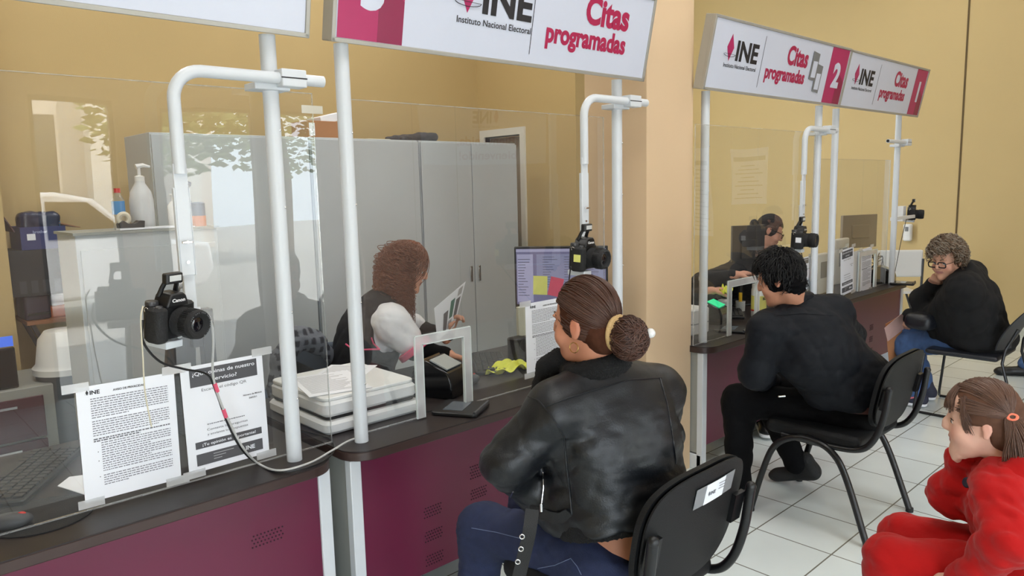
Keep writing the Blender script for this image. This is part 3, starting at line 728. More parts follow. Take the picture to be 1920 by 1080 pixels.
def dslr(root):   # lens looks along +y of the root, sits on z=0, x = to the camera's own right when seen from the lens: left
    b = MB(); 
    b.rbox((0, 0, .047), (.128, .044, .086), .014); b.build('body', blackp, root, world=False, bevel=.004)
    MB().rbox((.051, .016, .045), (.036, .052, .086), .014).build('grip', blackr, root, world=False, bevel=.003)
    h = MB(); h.prism([(-.034, .085), (.034, .085), (.024, .112), (.015, .119), (-.015, .119), (-.024, .112)], .052, (0, -.02, 0), (X1, Z1, -Y1) if False else (X1, Z1, np.array([0, 1., 0])))
    h.build('viewfinder_hump', blackp, root, world=False, bevel=.004)
    l = MB(); A = (X1, Z1, Y1) ; A = (X1, -Z1, Y1)
    l.lathe([(.036, .02), (.037, .028), (.0355, .03), (.0355, .05), (.0345, .052), (.0365, .054), (.0365, .078), (.0355, .08), (.0355, .088), (.0335, .0905), (.0285, .0905), (.0225, .082), (.0, .080)], (-.012, 0, .046), A, 36)
    lo = l.build('lens', blackr, root, world=False)
    r_ = MB()
    for k in range(40):
        a = 2 * math.pi * k / 40; dr = math.cos(a) * X1 + math.sin(a) * Z1; tt = -math.sin(a) * X1 + math.cos(a) * Z1
        r_.box(np.array([-.012, .066, .046]) + dr * .0368, (.002, .0028, .022), (dr, tt, Y1))
    r_.build('zoom_ring', blackp, lo, world=False, smooth=False)
    MB().sphere((-.012, .0785, .046), (.021, .006, .021), 24, 10).build('front_glass', mat('lens_glass', (16, 14, 20), 0.03, coat=1), lo, world=False)
    tx = MB()
    for k in range(26):
        a = math.radians(20 + k * 9); dr = math.cos(a) * X1 + math.sin(a) * Z1; tt = -math.sin(a) * X1 + math.cos(a) * Z1
        if k % 4: tx.box(np.array([-.012, .0912, .046]) + dr * .031, (.0018, .0022, .0006), (dr, tt, Y1))
    tx.build('ring_lettering', midgrey, lo, world=False, smooth=False)
    d = MB(); d.lathe([(.015, 0), (.0155, .004), (.0145, .011), (.012, .012)], (.044, -.008, .089), None, 24); d.lathe([(.0085, 0), (.0085, .006), (.006, .008)], (.052, .026, .086), None, 16); d.build('mode_dial', mat('dial_grey', (60, 60, 62), 0.4), root, world=False)
    f = MB()   # raised flash: two arms, head, open middle
    for s_ in (-1, 1): f.tube([(s_ * .024, -.008, .108), (s_ * .021, .0, .13), (s_ * .017, .010, .150)], [.007, .006, .006], 8)
    f.rbox((0, .012, .154), (.05, .02, .026), .006); f.build('popup_flash', blackp, root, world=False, bevel=.002)
    MB().rbox((0, .0225, .155), (.034, .003, .014), .001).build('flash_window', mat('flash_diffuser', (206, 208, 206), 0.2), root, world=False)
    MB().text('Canon', (.019, .0325, .098), -X1, Z1, .0085, bold=.03, width=.038).build('maker_lettering', mat('letter_white', (240, 240, 240), 0.5), root, world=False, smooth=False)
    MB().bb(-.014, .036, -.04, .03, -.018, .0).build('mount_bracket', whitem, root, world=False, bevel=.002)
    lg = MB(); lg.torus((.066, 0, .082), .006, .0012, (Y1, Z1, X1)); lg.build('strap_lug', chrome, root, world=False)
camA = thing('slr_camera', 'black SLR camera with raised flash hanging over the left counter, lens toward us', 'camera', (0, 0, 0), 'black cameras on the arms'); dslr(camA)
CAMS = [camA, copy_tree(camA), copy_tree(camA), copy_tree(camA)]
CAMS[1]['label'] = 'black SLR camera with a yellow sticker, above the bun of the leather jacket woman'
CAMS[2]['label'] = 'black SLR camera above the head of the man in black'
CAMS[3]['label'] = 'smallest black SLR camera, behind the last post near the end wall'
def place(o, p, yaw, pitch=0, roll=0, sc=1.0):
    o.location = Vector([float(q) for q in p]); o.scale = (sc, sc, sc)
    o.rotation_euler = (Matrix.Rotation(yaw, 3, 'Z') @ Matrix.Rotation(pitch, 3, 'X') @ Matrix.Rotation(roll, 3, 'Y')).to_euler()
pA = P(318, 634, 2.16); pB = P(1092, 506, 2.16); pC = P(1496, 466, 2.16)
ya = arm(1.125, 2.325, 2.01, .80, pA[2], 'white camera arm over the left counter, nearest to us', cp=pA)
place(CAMS[0], pA, math.radians(-158), math.radians(-6), 0, 1.13)
arm(2.905, 2.33, 2.045, 2.60, pB[2], 'white camera arm holding the camera above the seated woman’s bun', cp=pB)
place(CAMS[1], pB, math.radians(-172), math.radians(-3), 0, 1.22)
arm(5.09, 2.33, 1.985, 4.78, pC[2], 'white camera arm in front of the clerk with glasses', cp=pC)
place(CAMS[2], pC, math.radians(-172), math.radians(-2), 0, 1.2)
arm(6.80, 2.42, 1.945, 6.38, 1.3, 'short straight clamp arm on the last post', full=False)
pD = P(1707, 412, 2.5); place(CAMS[3], pD, math.radians(-168), math.radians(-2), 0, 1.15)
h = MB(); h.bb(6.80, pD[0] - .05, 2.44, 2.455, pD[2] + .02, pD[2] + .05); h.bb(pD[0] - .07, pD[0] + .05, pD[1] - .03, pD[1] + .03, pD[2] - .008, pD[2] - .001); h.bb(pD[0] - .13, pD[0] - .06, pD[1] + .02, pD[1] + .07, pD[2] - .01, pD[2] + .13); o = h.build('camera_backplate', whitep, None, bevel=.006); tag(o, 'pale plastic bracket plate behind the smallest camera on the last post', 'bracket')
for cm, mt_ in ((CAMS[1], stickyy), (CAMS[2], paperm)):
    st_ = MB(); st_.box((.0705, .022, .05), (.0012, .028, .026)); o = st_.build('sticker', mt_, cm, world=False)
# ------------------------------------------------------------------ notices taped on the acrylic
def notice(label, c00, c10, c11, c01, kind, seed=1, cat='notice', group=None):   # corners bl br tr tl
    c00, c10, c11, c01 = map(lambda q: np.asarray(q, float), (c00, c10, c11, c01))
    t = thing('paper_notice', label, cat, c00, group)
    xd = nrm(c10 - c00); yd = c01 - c00; yd = nrm(yd - yd.dot(xd) * xd); z = np.cross(xd, yd); W_ = np.linalg.norm(c10 - c00); H_ = np.linalg.norm(c01 - c00)
    MB().box(c00 + xd * W_ / 2 + yd * H_ / 2 + z * .0, (W_, H_, .0012), (xd, yd, z)).build('sheet', paperm, t)
    q = MB(); o = c00 + z * .0009; rg = random.Random(seed)
    def bar(u0, u1, v, h, mi): q.use(mi); q.box(o + xd * (u0 + u1) / 2 * W_ + yd * v * H_ + z * .0003, ((u1 - u0) * W_, h * H_, .0006), (xd, yd, z))
    def line(v, u0, u1, th=.0068):
        u = u0
        while u < u1:
            l = rg.uniform(.012, .05); l = min(l, u1 - u); bar(u, u + l * .86, v, th, 4); u += l + .004
    if kind == 'privacy':
        ine_logo(q, o + xd * .13 * W_ + yd * .925 * H_, xd, yd, .0115 * H_ / .34, 0, 0, sub=False)
        q.use(0); q.text('AVISO DE PRIVACIDAD', o + xd * .52 * W_ + yd * .925 * H_, xd, yd, .018 * H_, width=.33 * W_, align='c', bold=.03)
        v = .885
        for k in range(9): line(v, .13, .92 if k < 8 else .5); v -= .0205
        v -= .012
        for k in range(7): line(v, .13, .92 if k < 6 else .8); v -= .0205
        v -= .012; line(v, .13, .92, .011); v -= .018; line(v, .13, .6, .011); v -= .022
        for k in range(13): line(v, .2, .92 if k % 5 != 4 else .7); v -= .0205
        v -= .02
        for k in range(5): line(v, .2, .92 if k < 4 else .45); v -= .0205
        for vv in (.42, .34, .2): q.use(0); q.sphere(o + xd * .165 * W_ + yd * vv * H_, .004 * H_, 6, 4)
    else:
        q.use(3); q.prism([(.1 * W_, .80 * H_), (.92 * W_, .80 * H_), (.92 * W_, .965 * H_), (.1 * W_, .965 * H_)], .0006, o, (xd, yd, z))
        q.use(1); q.text('¿Que opinas de nuestro', o + xd * .51 * W_ + yd * .905 * H_ + z * .001, xd, yd, .036 * H_, width=.76 * W_, align='c', bold=.012)
        q.text('servicio?', o + xd * .51 * W_ + yd * .835 * H_ + z * .001, xd, yd, .036 * H_, width=.3 * W_, align='c', bold=.012)
        q.use(3); q.text('Escanea el código QR', o + xd * .5 * W_ + yd * .75 * H_, xd, yd, .028 * H_, width=.55 * W_, align='c')
        q.use(0); q.text('Número de Módulo', o + xd * .84 * W_ + yd * .62 * H_, xd, yd, .016 * H_, width=.24 * W_, align='c', bold=.02); q.text('260251', o + xd * .84 * W_ + yd * .585 * H_, xd, yd, .016 * H_, width=.1 * W_, align='c', bold=.02)
        q.use(3); line(.43, .26, .72, .008)
        q.use(3); q.text('Contesta las preguntas', o + xd * .5 * W_ + yd * .37 * H_, xd, yd, .022 * H_, width=.5 * W_, align='c'); q.text('y envíanos tus respuestas', o + xd * .5 * W_ + yd * .325 * H_, xd, yd, .022 * H_, width=.5 * W_, align='c')
        q.use(3); q.prism([(.1 * W_, .215 * H_), (.92 * W_, .215 * H_), (.92 * W_, .28 * H_), (.1 * W_, .28 * H_)], .0006, o, (xd, yd, z))
        q.prism([(.1 * W_, .055 * H_), (.92 * W_, .055 * H_), (.92 * W_, .165 * H_), (.1 * W_, .165 * H_)], .0006, o, (xd, yd, z))
        q.use(1); q.text('¡Tu opinión es importante!', o + xd * .51 * W_ + yd * .235 * H_ + z * .001, xd, yd, .028 * H_, width=.66 * W_, align='c', bold=.012)
        ine_logo(q, o + xd * .70 * W_ + yd * .09 * H_ + z * .001, xd, yd, .04 * H_, 1, 1, sub=False)
        for k, (a, b) in enumerate(((.3, .55), (.3, .45), (.3, .4))): q.use(2); q.box(o + xd * (a + b) / 2 * W_ + yd * (.14 - .025 * k) * H_ + z * .0012, ((b - a) * W_, .006 * H_, .0004), (xd, yd, z))
    q.build('printing', [inkm, paperm, mat('print_light_grey', (170, 170, 172), .8), mat('print_dark_grey', (84, 84, 88), .8), mat('print_mid_grey', (112, 112, 118), .8)], t, smooth=False)
    tz = z * .0012
    for u, v in ((.0, 1.0), (1.0, 1.02), (.06, -.01), (.96, -.01)):
        MB().box(c00 + xd * u * W_ + yd * v * H_ + tz, (.07, .026, .0008), (xd, yd, z)).build('tape_strip', framem, t)
    return t
YN = PY - .004
def four(pts, Y): return [P(x, y, Y) for x, y in pts]
notice('privacy notice sheet taped low on the left acrylic screen', *four([(160, 944), (340, 897), (332, 701), (148, 727)], YN), 'privacy', 3)
notice('survey flyer with dark grey bands taped right of the privacy notice', *four([(355, 890), (505, 848), (496, 665), (343, 690)], YN), 'survey', 4)
notice('privacy notice sheet standing behind the head of the leather jacket woman', *four([(988, 704), (1075, 680), (1068, 553), (986, 570)], YN), 'privacy', 5)
notice('small survey flyer behind the head of the man in black', *four([(1470, 556), (1519, 540), (1522, 484), (1473, 492)], 2.36), 'survey', 6)
yq = 2.43
notice('survey flyer leaning left of the farthest acrylic screen, cut by the man’s shoulder', *four([(1576, 556), (1600, 545), (1602, 465), (1578, 470)], yq), 'survey', 7)
notice('privacy notice sheet taped on the farthest counter screen', *four([(1612, 548), (1633, 540), (1637, 462), (1616, 468)], yq + .02), 'privacy', 8)
b = MB(); q4 = four([(1600, 556), (1612, 551), (1617, 468), (1601, 472)], yq + .035); b.add(q4 + [np.array(p) + Y1 * .004 for p in q4], [(0, 1, 2, 3), (7, 6, 5, 4), (0, 4, 5, 1), (1, 5, 6, 2), (2, 6, 7, 3), (3, 7, 4, 0)])
tag(b.build('blank_sheet', paperm), 'blank white sheet between the two notices of the farthest screen', 'paper')
# ================================================================== FURNITURE AND THINGS ON THE STAFF SIDE
def A2(dx, dy):   # axes with x' along (dx,dy)
    x = nrm((dx, dy, 0)); return np.array([x, np.cross(Z1, x), Z1])
def bp(mb, x0, y0, x1, y1, Y, dep, r=0):   # box whose front face covers that part of the photo at distance Y
    cx, cy = (x0 + x1) / 2, (y0 + y1) / 2
    a = P(x0, cy, Y)[0]; b = P(x1, cy, Y)[0]; z0 = P(cx, y1, Y)[2]; z1 = P(cx, y0, Y)[2]
    c = ((a + b) / 2, Y + dep / 2, (z0 + z1) / 2); s = (b - a, dep, z1 - z0)
    mb.rbox(c, s, r) if r else mb.box(c, s); return c, s
# tall grey cabinets
def cabinet(x0, x1, y, d, h, doors, label):
    t = thing('steel_cabinet', label, 'cabinet', ((x0 + x1) / 2, y + d / 2, 0))
    MB().bb(x0, x1, y + .018, y + d, 0.0, h).build('body', cabm, t, bevel=.003)
    for i in range(doors):
        a = x0 + (x1 - x0) * i / doors; b = x0 + (x1 - x0) * (i + 1) / doors
        o = MB().bb(a + .004, b - .004, y, y + .0175, .06, h - .012).build('door', cabm, t, bevel=.002)
        if doors > 1: MB().bb(b - .05 if i == 0 else a + .03, b - .03 if i == 0 else a + .05, y - .012, y, .95, 1.07).build('handle', chrome, o, bevel=.003)
    return t
cabinet(1.36, 2.285, 4.25, .45, 1.985, 1, 'tall plain grey cabinet behind the left counter, left of the cardboard box')
cabinet(2.30, 3.12, 4.25, .45, 1.985, 1, 'tall grey cabinet directly behind the curly haired clerk')
cabinet(3.135, 4.06, 4.25, .45, 1.985, 2, 'tall grey two door cabinet next to the doorway')
LT = 1.497
t = thing('filing_cabinet', 'lower grey filing cabinet with bottles and a tape dispenser on top', 'cabinet', (1.1, 3.72, 0))
MB().bb(.81, 1.42, 3.60, 3.92, 0, LT - .012).build('body', cabm, t, bevel=.003)
MB().bb(.80, 1.43, 3.585, 3.93, LT - .012, LT).build('top_sheet', desksteel, t)
MB().bb(.825, 1.405, 3.588, 3.602, .04, 1.42).build('door', cabm, t, bevel=.002)
# things on the filing cabinet
def spot(px, Y=3.72, z=LT): q = P(px, 430, Y); return np.array([q[0], Y, z])
def bottle(name, label, cat, c, prof, mt, cap=None, capm=None, extra=None):
    t = thing(name, label, cat, c); MB().lathe(prof, c, None, 20).build('bottle_body', mt, t)
    if cap: MB().lathe(cap, c, None, 16).build('cap', capm, t)
    if extra: extra(t, c)
    return t
def pump(t, c):
    m_ = MB(); m_.cyl(c + Z1 * .235, c + Z1 * .29, .008, 8); m_.lathe([(.022, .215), (.022, .24), (.012, .245)], c, None, 14); m_.tube([c + Z1 * .285 - X1 * .012, c + Z1 * .292 + X1 * .02, c + Z1 * .285 + X1 * .05], [.012, .010, .005], 8); m_.build('pump', whitep, t)
bottle('sanitizer_jug', 'large clear pump jug on the filing cabinet, left of the camera arm', 'bottle', spot(270), [(.045, 0), (.052, .01), (.052, .13), (.045, .17), (.022, .21), (.022, .22)], mat('milky_plastic', (206, 208, 210), 0.3), extra=pump)
def lab(t, c): MB().lathe([(.0275, .07), (.0275, .13)], c, None, 20).build('paper_label', mat('label_blue', (70, 140, 200), 0.5), t)
bottle('water_bottle', 'small water bottle with a red cap and blue label on the filing cabinet', 'bottle', spot(226), [(.025, 0), (.027, .01), (.027, .13), (.012, .165), (.011, .17)], bottlem, [(.014, .168), (.014, .188)], redp, lab)
t = thing('tape_dispenser', 'black desk tape dispenser on top of the filing cabinet', 'tape dispenser', spot(236, 3.66))
c = spot(236, 3.64); MB().prism([(-.035, 0), (.065, 0), (.07, .04), (.045, .042), (.03, .03), (.0, .03), (-.02, .045), (-.04, .03)], .05, c, (X1, Z1, -Y1)).build('base', blackp, t, bevel=.003)
MB().torus(c + np.array([-.012, -.025, .052]), .022, .010, (X1, Z1, Y1), 22, 8).build('tape_roll', mat('tape_roll_cream', (214, 206, 186), .5), t)
def trig(t, c): MB().tube([c + Z1 * .19 - X1 * .03, c + Z1 * .21, c + Z1 * .20 + X1 * .03], [.01, .016, .012], 8).build('trigger_head', mat('navy_plastic', (30, 44, 84), .4), t)
bottle('spray_bottle', 'spray bottle with a navy head right of the camera arm on the filing cabinet', 'bottle', spot(352), [(.03, 0), (.032, .01), (.032, .10), (.013, .17), (.012, .19)], mat('clear_blue_plastic', (150, 178, 196), 0.2), extra=trig)
def wl(t, c): MB().lathe([(.0335, .0), (.0335, .05)], c, None, 20).build('paper_label', mat('label_orange', (196, 108, 56), .5), t)
bottle('wipes_canister', 'small canister with a dark patterned label at the right of the filing cabinet', 'canister', spot(374, 3.66), [(.033, 0), (.033, .11), (.028, .115)], mat('label_navy', (36, 62, 98), .4), extra=wl)
bottle('lotion_bottle', 'low white pump bottle just right of the camera arm on the filing cabinet', 'bottle', spot(328), [(.024, 0), (.026, .01), (.026, .10), (.01, .12), (.006, .125), (.006, .15), (.014, .152), (.014, .158)], whitep)
m_ = MB(); m_.box(spot(275, 3.61, LT + .006), (.24, .05, .008), A2(1, .03)); m_.box(spot(330, 3.61, LT + .003), (.16, .05, .004), A2(1, -.05)); tag(m_.build('paper_stack', paperm), 'loose white papers along the front edge of the filing cabinet top', 'paper')
# tall cabinet tops
t = thing('cardboard_box', 'brown cardboard box with a white shipping label on the tall cabinet', 'box', (2.5, 4.4, 1.985))
c, s = bp(MB(), 577, 231, 640, 258, 4.4, .25); z0 = 1.986; m_ = MB(); m_.bb(c[0] - s[0] / 2, c[0] + s[0] / 2, 4.4, 4.62, z0, z0 + .115); m_.build('carton', cardm, t, bevel=.003)
MB().bb(c[0] - s[0] / 2 + .01, c[0] - s[0] / 2 + .05, 4.397, 4.3995, z0 + .02, z0 + .10).build('shipping_label', paperm, t)
m_ = MB(); m_.box((c[0] + .08, 4.5, z0 + .14), (.20, .18, .05), np.array([nrm((1, 0, .25)), Y1, nrm((-.25, 0, 1))])); tag(m_.build('paper_bundle', paperm, bevel=.002), 'tilted bundle of white papers on top of the cardboard box', 'paper')
sd = SDF(.008); q0 = P(735, 264, 4.4); q1 = P(822, 262, 4.4)
sd.cone((q0[0], 4.45, 2.0), (q1[0] - .1, 4.45, 2.02), .02, .035); sd.cone((q1[0] - .12, 4.46, 2.02), (q1[0], 4.45, 2.025), .035, .03); sd.cone((q0[0] + .1, 4.4, 2.0), (q1[0], 4.5, 2.01), .022, .03)
o = sd.build('folded_jacket', mat('charcoal_nylon', (44, 44, 50), .6, bump=.3), None, disp=fold(.006, 40, 4)); tag(o, 'dark folded jacket lying on top of the tall cabinets', 'jacket')
m_ = MB(); m_.bb(P(690, 262, 4.4)[0], P(732, 262, 4.4)[0], 4.4, 4.6, 1.986, 1.998); tag(m_.build('cream_folder', mat('cream_card', (226, 218, 186), .8)), 'flat cream folder lying left of the dark folded jacket', 'folder')
# far left corner: burgundy drawer unit, power unit, bin, stand
t = thing('drawer_unit', 'grey steel drawer unit with burgundy fronts at the left edge', 'drawer unit', (.4, 4.45, 0))
MB().bb(-.1, .785, 4.21, 4.69, 0.02, .73).build('body', desksteel, t, bevel=.004)
for k in range(3):
    o = MB().bb(-.08, .735, 4.193, 4.212, .04 + k * .22, .245 + k * .22).build('drawer', mat('dark_burgundy_drawer', (72, 22, 40), .3), t, bevel=.002)
    MB().bb(.1, .62, 4.172, 4.194, .205 + k * .22, .217 + k * .22).build('handle', chrome, o)
MB().bb(.40, .46, 4.168, 4.172, .60, .648).build('tape_tab', mat('masking_tape', (196, 186, 120), .7), t)
t = thing('power_unit', 'black power unit with a small lit blue display at the left edge', 'power unit', (.5, 4.3, .73))
c, s = bp(MB(), -30, 622, 29, 700, 4.25, .3); MB().bb(c[0] - s[0] / 2, c[0] + s[0] / 2, 4.25, 4.6, .731, .731 + s[2]).build('case', blackg, t, bevel=.006)
q = P(8, 641, 4.245); MB().box(q, (.07, .004, .05)).build('display', emit_mat('display_blue', (60, 110, 230), 1.0), t)
t = thing('waste_bin', 'dark bin with a domed white swing lid behind the left counter', 'bin', (1.0, 4.35, 0))
q = P(106, 690, 4.35); qz = P(106, 628, 4.2)[2]; bx = q[0] + .05
MB().lathe([(.13, 0), (.15, .02), (.145, q[2])], (bx, 4.35, 0), None, 28).build('bin_body', mat('bin_grey', (74, 82, 88), .5), t)
MB().lathe([(.158, q[2] - .02), (.158, q[2] + .01), (.14, q[2] + .03), (.12, qz - .04), (.09, qz), (0, qz + .005)], (bx, 4.35, 0), None, 28).build('swing_lid', whitep, t)
zt = P(80, 600, 4.8)[2]
t = thing('folding_stand', 'folding stand with crossed dark legs and a brown top in the far left corner', 'stand', (.9, 4.85, 0))
MB().bb(.80, 1.22, 4.78, 5.12, zt - .02, zt).build('top', mat('orange_wood', (150, 96, 58), .5), t)
for yy in (4.82, 5.08):
    MB().tube([(.83, yy, 0.0), (1.19, yy, zt - .02)], .013, 8).build('leg', greyp, t); MB().tube([(1.19, yy, 0.0), (.83, yy, zt - .02)], .013, 8).build('leg', greyp, t)
def simple(name, label, cat, rect, Y, dep, mt, z0=None, r=0, parts=None, group=None):
    t = thing(name, label, cat, (0, 0, 0), group); m_ = MB(); x0, y0, x1, y1 = rect
    c, s = bp(MB(), x0, y0, x1, y1, Y, dep); c = np.array(c); s = np.array(s)
    if z0 is not None: dz = z0 - (c[2] - s[2] / 2); c[2] += dz
    t.location = (c[0], c[1], c[2] - s[2] / 2)
    (m_.rbox(c, s, r) if r else m_.box(c, s)); m_.build('case', mt, t, bevel=.003)
    if parts: parts(t, c, s)
    return t, c, s
_, c, s = simple('label_printer', 'dark purple desktop device on the folding stand', 'printer', (45, 552, 96, 598), 4.83, .24, mat('dark_plum_plastic', (50, 36, 54), .4), z0=zt, r=.02, parts=lambda t, c, s: MB().bb(c[0] - s[0] * .4, c[0] + s[0] * .4, c[1] - s[1] / 2 - .03, c[1] - s[1] / 2, c[2] - s[2] * .3, c[2] - s[2] * .2).build('paper_tray', blackp, t))
z2 = c[2] + s[2] / 2
simple('paper_roll_pack', 'white paper rolls stacked behind the dark purple device', 'paper roll', (96, 548, 124, 580), 4.9, .15, paperm, z0=zt + .03, r=.03)
simple('orange_folder', 'orange folder stack under the white paper rolls', 'folder', (92, 578, 128, 598), 4.86, .2, mat('orange_card', (190, 104, 58), .7), z0=zt)
_, c, s = simple('monitor_box', 'large flat black carton with faint printed icons in the far left corner', 'box', (18, 458, 114, 545), 4.80, .3, mat('black_carton', (30, 33, 37), .6), z0=z2 + .001,
  parts=lambda t, c, s: [MB().box((c[0] - s[0] * .28 + k * .055, c[1] - s[1] / 2 - .001, c[2] - s[2] * .3), (.032, .001, .07)).build('printed_icon', mat('icon_grey', (52, 56, 60), .6), t) for k in range(4)])
z3 = c[2] + s[2] / 2
t = thing('printer_carton', 'open blue printer carton holding a black bag in the far left corner', 'box', (c[0], 4.9, z3))
bx0 = P(38, 440, 4.8)[0]; bx1 = P(124, 440, 4.8)[0]; bl = P(5, 440, 4.85)[0]; hh = .125
m_ = MB(); m_.bb(bx0, bx1, 4.80, 4.806, z3, z3 + hh); m_.bb(bx0, bx1, 5.1, 5.106, z3, z3 + hh); m_.bb(bx0, bx0 + .005, 4.806, 5.1, z3, z3 + hh); m_.bb(bx1 - .005, bx1, 4.806, 5.1, z3, z3 + hh); m_.bb(bx0, bx1, 4.806, 5.1, z3, z3 + .005); m_.build('carton', bluep, t)
m_ = MB(); m_.box((bx0 - .05, 4.95, z3 + hh + .03), (.12, .28, .005), np.array([nrm((-.5, 0, 1)), Y1, nrm((-1, 0, -.5))])); m_.build('flap', mat('plum_carton', (76, 50, 62), .7), t)
m_ = MB(); m_.box((bx1 + .03, 4.95, z3 + hh - .0), (.10, .28, .005), np.array([nrm((1, 0, -.3)), Y1, nrm((.3, 0, 1))])); m_.build('flap', cardm, t)
MB().text('brother', (bx1 - .16, 4.799, z3 + hh - .035), X1, Z1, .016, bold=.02).text('', (0, 0, 0), X1, Z1, .01).build('carton_lettering', mat('pale_blue_ink', (150, 160, 200), .6), t, smooth=False)
MB().box((bx0 + .05, 4.799, z3 + .07), (.04, .001, .035)).build('carton_label', paperm, t)
sd = SDF(.008); sd.box((bx0 + .11, 4.9, z3 + hh + .02), (.10, .06, .06), A2(1, .1), .03); sd.ell((bx0 + .06, 4.88, z3 + hh + .05), (.05, .05, .03)); o = sd.build('snack_bag', mat('bag_navy_black', (26, 36, 66), .25), None, disp=fold(.006, 40, 2)); tag(o, 'shiny dark bag sticking up out of the blue carton', 'bag')
m_ = MB(); m_.torus((bx1 - .07, 4.87, z3 + hh + .015), .045, .018, (X1, Z1, Y1)); tag(m_.build('tape_roll', mat('tape_bright_blue', (50, 140, 206), .4)), 'bright blue tape roll lying at the right of the blue carton', 'tape')
# keyboards, mice
def keyboard(c, d, label, wd=.17, ln=.44):
    t = thing('keyboard', label, 'keyboard', (c[0], c[1], .73)); A = A2(*d); c = np.array([c[0], c[1], .7395])
    MB().rbox(c, (ln, wd, .018), .01, A).build('case', blackp, t)
    m_ = MB()
    for r in range(5):
        n = 15
        for k in range(n):
            if r == 4 and 4 <= k <= 8: continue
            m_.box(c + A[0] * (-ln / 2 + .02 + (k + .5) * (ln - .04) / n) + A[1] * (wd * .36 - r * wd * .18) + Z1 * .012, ((ln - .04) / n * .82, wd * .14, .007), A)
        if r == 4: m_.box(c + A[0] * (-ln / 2 + .02 + 6.5 * (ln - .04) / n) + A[1] * (wd * .36 - r * wd * .18) + Z1 * .012, ((ln - .04) / n * 4.8, wd * .14, .007), A)
    m_.build('keys', mat('key_black', (34, 34, 36), .45), t, smooth=False); return t
keyboard((.43, 2.83), (-.26, -.40), 'black keyboard on the left counter behind the privacy notice', .18, .50)
keyboard((2.50, 2.86), (.30, .40), 'black keyboard in front of the curly haired clerk')
q = G(1372, 585, .75); keyboard((q[0], q[1]), (.3, .2), 'black keyboard by the green lit scanner', .15, .34)
def mouse(c, d, label):
    t = thing('mouse', label, 'mouse', (c[0], c[1], .73)); A = A2(*d); c = np.array([c[0], c[1], .752])
    MB().sphere(c, (.058, .033, .022), 20, 12, A).build('shell', greyp, t)
    MB().sphere(c + A[0] * .03 + Z1 * .014, (.012, .006, .008), 12, 8, A).build('scroll_wheel', redp, t)
qm = G(18, 978, .75); mouse(qm, (.8, -.3), 'dark mouse with a red wheel at the left edge')
m_ = MB(); m_.lathe([(.14, 0), (.14, .003)], (qm[0] + .08, qm[1] + .03, .7305), None, 30); tag(m_.build('mouse_pad', blackr), 'round black mouse pad under the mouse at the left edge', 'mouse pad')
qm = G(885, 712, .75); mouse(qm, (.7, .4), 'dark mouse beside the identity reader')
# curled paper on desk A
m_ = MB(); a, b, c, d = G(108, 912, .745), G(165, 930, .735), G(168, 890, .75), G(130, 895, .75)
m_.add([a, b, c, d, a + Z1 * .002, b + Z1 * .002, c + Z1 * .002, d + Z1 * .002], [(0, 1, 2, 3), (7, 6, 5, 4), (0, 4, 5, 1), (1, 5, 6, 2), (2, 6, 7, 3), (3, 7, 4, 0)]); tag(m_.build('loose_paper', paperm), 'loose white sheet lying behind the lower left corner of the privacy notice', 'paper')
# black screen arm behind camera A
t = thing('monitor_stand', 'black upright stand and screen edge behind the nearest camera', 'stand', P(398, 680, 2.9))
m_ = MB(); bp(m_, 388, 578, 410, 850, 2.85, .05); m_.build('upright_post', greyp, t, bevel=.003)
m_ = MB(); bp(m_, 362, 628, 392, 650, 2.86, .03); m_.build('cross_bar', greyp, t)
m_ = MB(); a0, a1 = P(352, 510, 2.9), P(363, 515, 2.9); b0, b1 = P(303, 850, 2.9), P(372, 850, 2.9); e0, e1 = P(318, 600, 2.9), P(366, 600, 2.9)
m_.loft([[p, q, q + Y1 * .03, p + Y1 * .03] for p, q in ((b0, b1), (e0, e1), (a0, a1))]); m_.build('slanted_panel', mat('charcoal_plastic', (52, 54, 58), .5), t, bevel=.002)
# chair of the left clerk, with a jacket on it
t = thing('office_chair', 'empty slate blue office chair behind the left counter', 'chair', (1.62, 3.45, 0))
bc = P(598, 700, 3.72); sd = SDF(.01); sd.box(bc, (.24, .035, .17), A2(1, -.25), .03); sd.build('backrest', mat('slate_blue_fabric', (74, 84, 98), .85, bump=.2, bs=300), t)
MB().tube([bc + np.array([0.0, .06, 0]), bc + np.array([0.0, .12, -.25]), bc + np.array([0, .25, -.42])], .02, 10).build('back_stem', blackp, t)
MB().rbox((bc[0], bc[1] + .22, .46), (.46, .44, .07), .08).build('seat', mat('slate_blue_fabric', (74, 84, 98)), t)
m_ = MB(); m_.cyl((bc[0], bc[1] + .22, .08), (bc[0], bc[1] + .22, .43), .025)
m_.build('gas_column', blackp, t)
for k in range(5):
    a = k * 1.2566; m_ = MB(); m_.tube([(bc[0], bc[1] + .22, .1), (bc[0] + .27 * math.cos(a), bc[1] + .22 + .27 * math.sin(a), .06)], [.025, .015], 8); m_.sphere((bc[0] + .27 * math.cos(a), bc[1] + .22 + .27 * math.sin(a), .03), .03, 10, 8); m_.build('foot', blackp, t)
MB().tube(smoothpath([P(640, 690, 3.35), P(652, 700, 3.3), P(655, 735, 3.3)]), .014, 8).build('armrest', blackp, t)
sd = SDF(.008); pj = [P(532, 668, 3.38), P(560, 632, 3.38), P(590, 640, 3.38), P(625, 672, 3.38)]
sd.path(pj, [.05, .05, .045, .03], .04); sd.cone(P(532, 668, 3.38), P(524, 730, 3.36), .05, .06, .04)
def plaid(V):
    a = (np.abs(np.sin(V[:, 0] * 70)) > .75) | (np.abs(np.sin(V[:, 2] * 62)) > .8); return np.where(a[:, None], np.array([[.16, .17, .20]]), np.array([[.03, .03, .04]]))
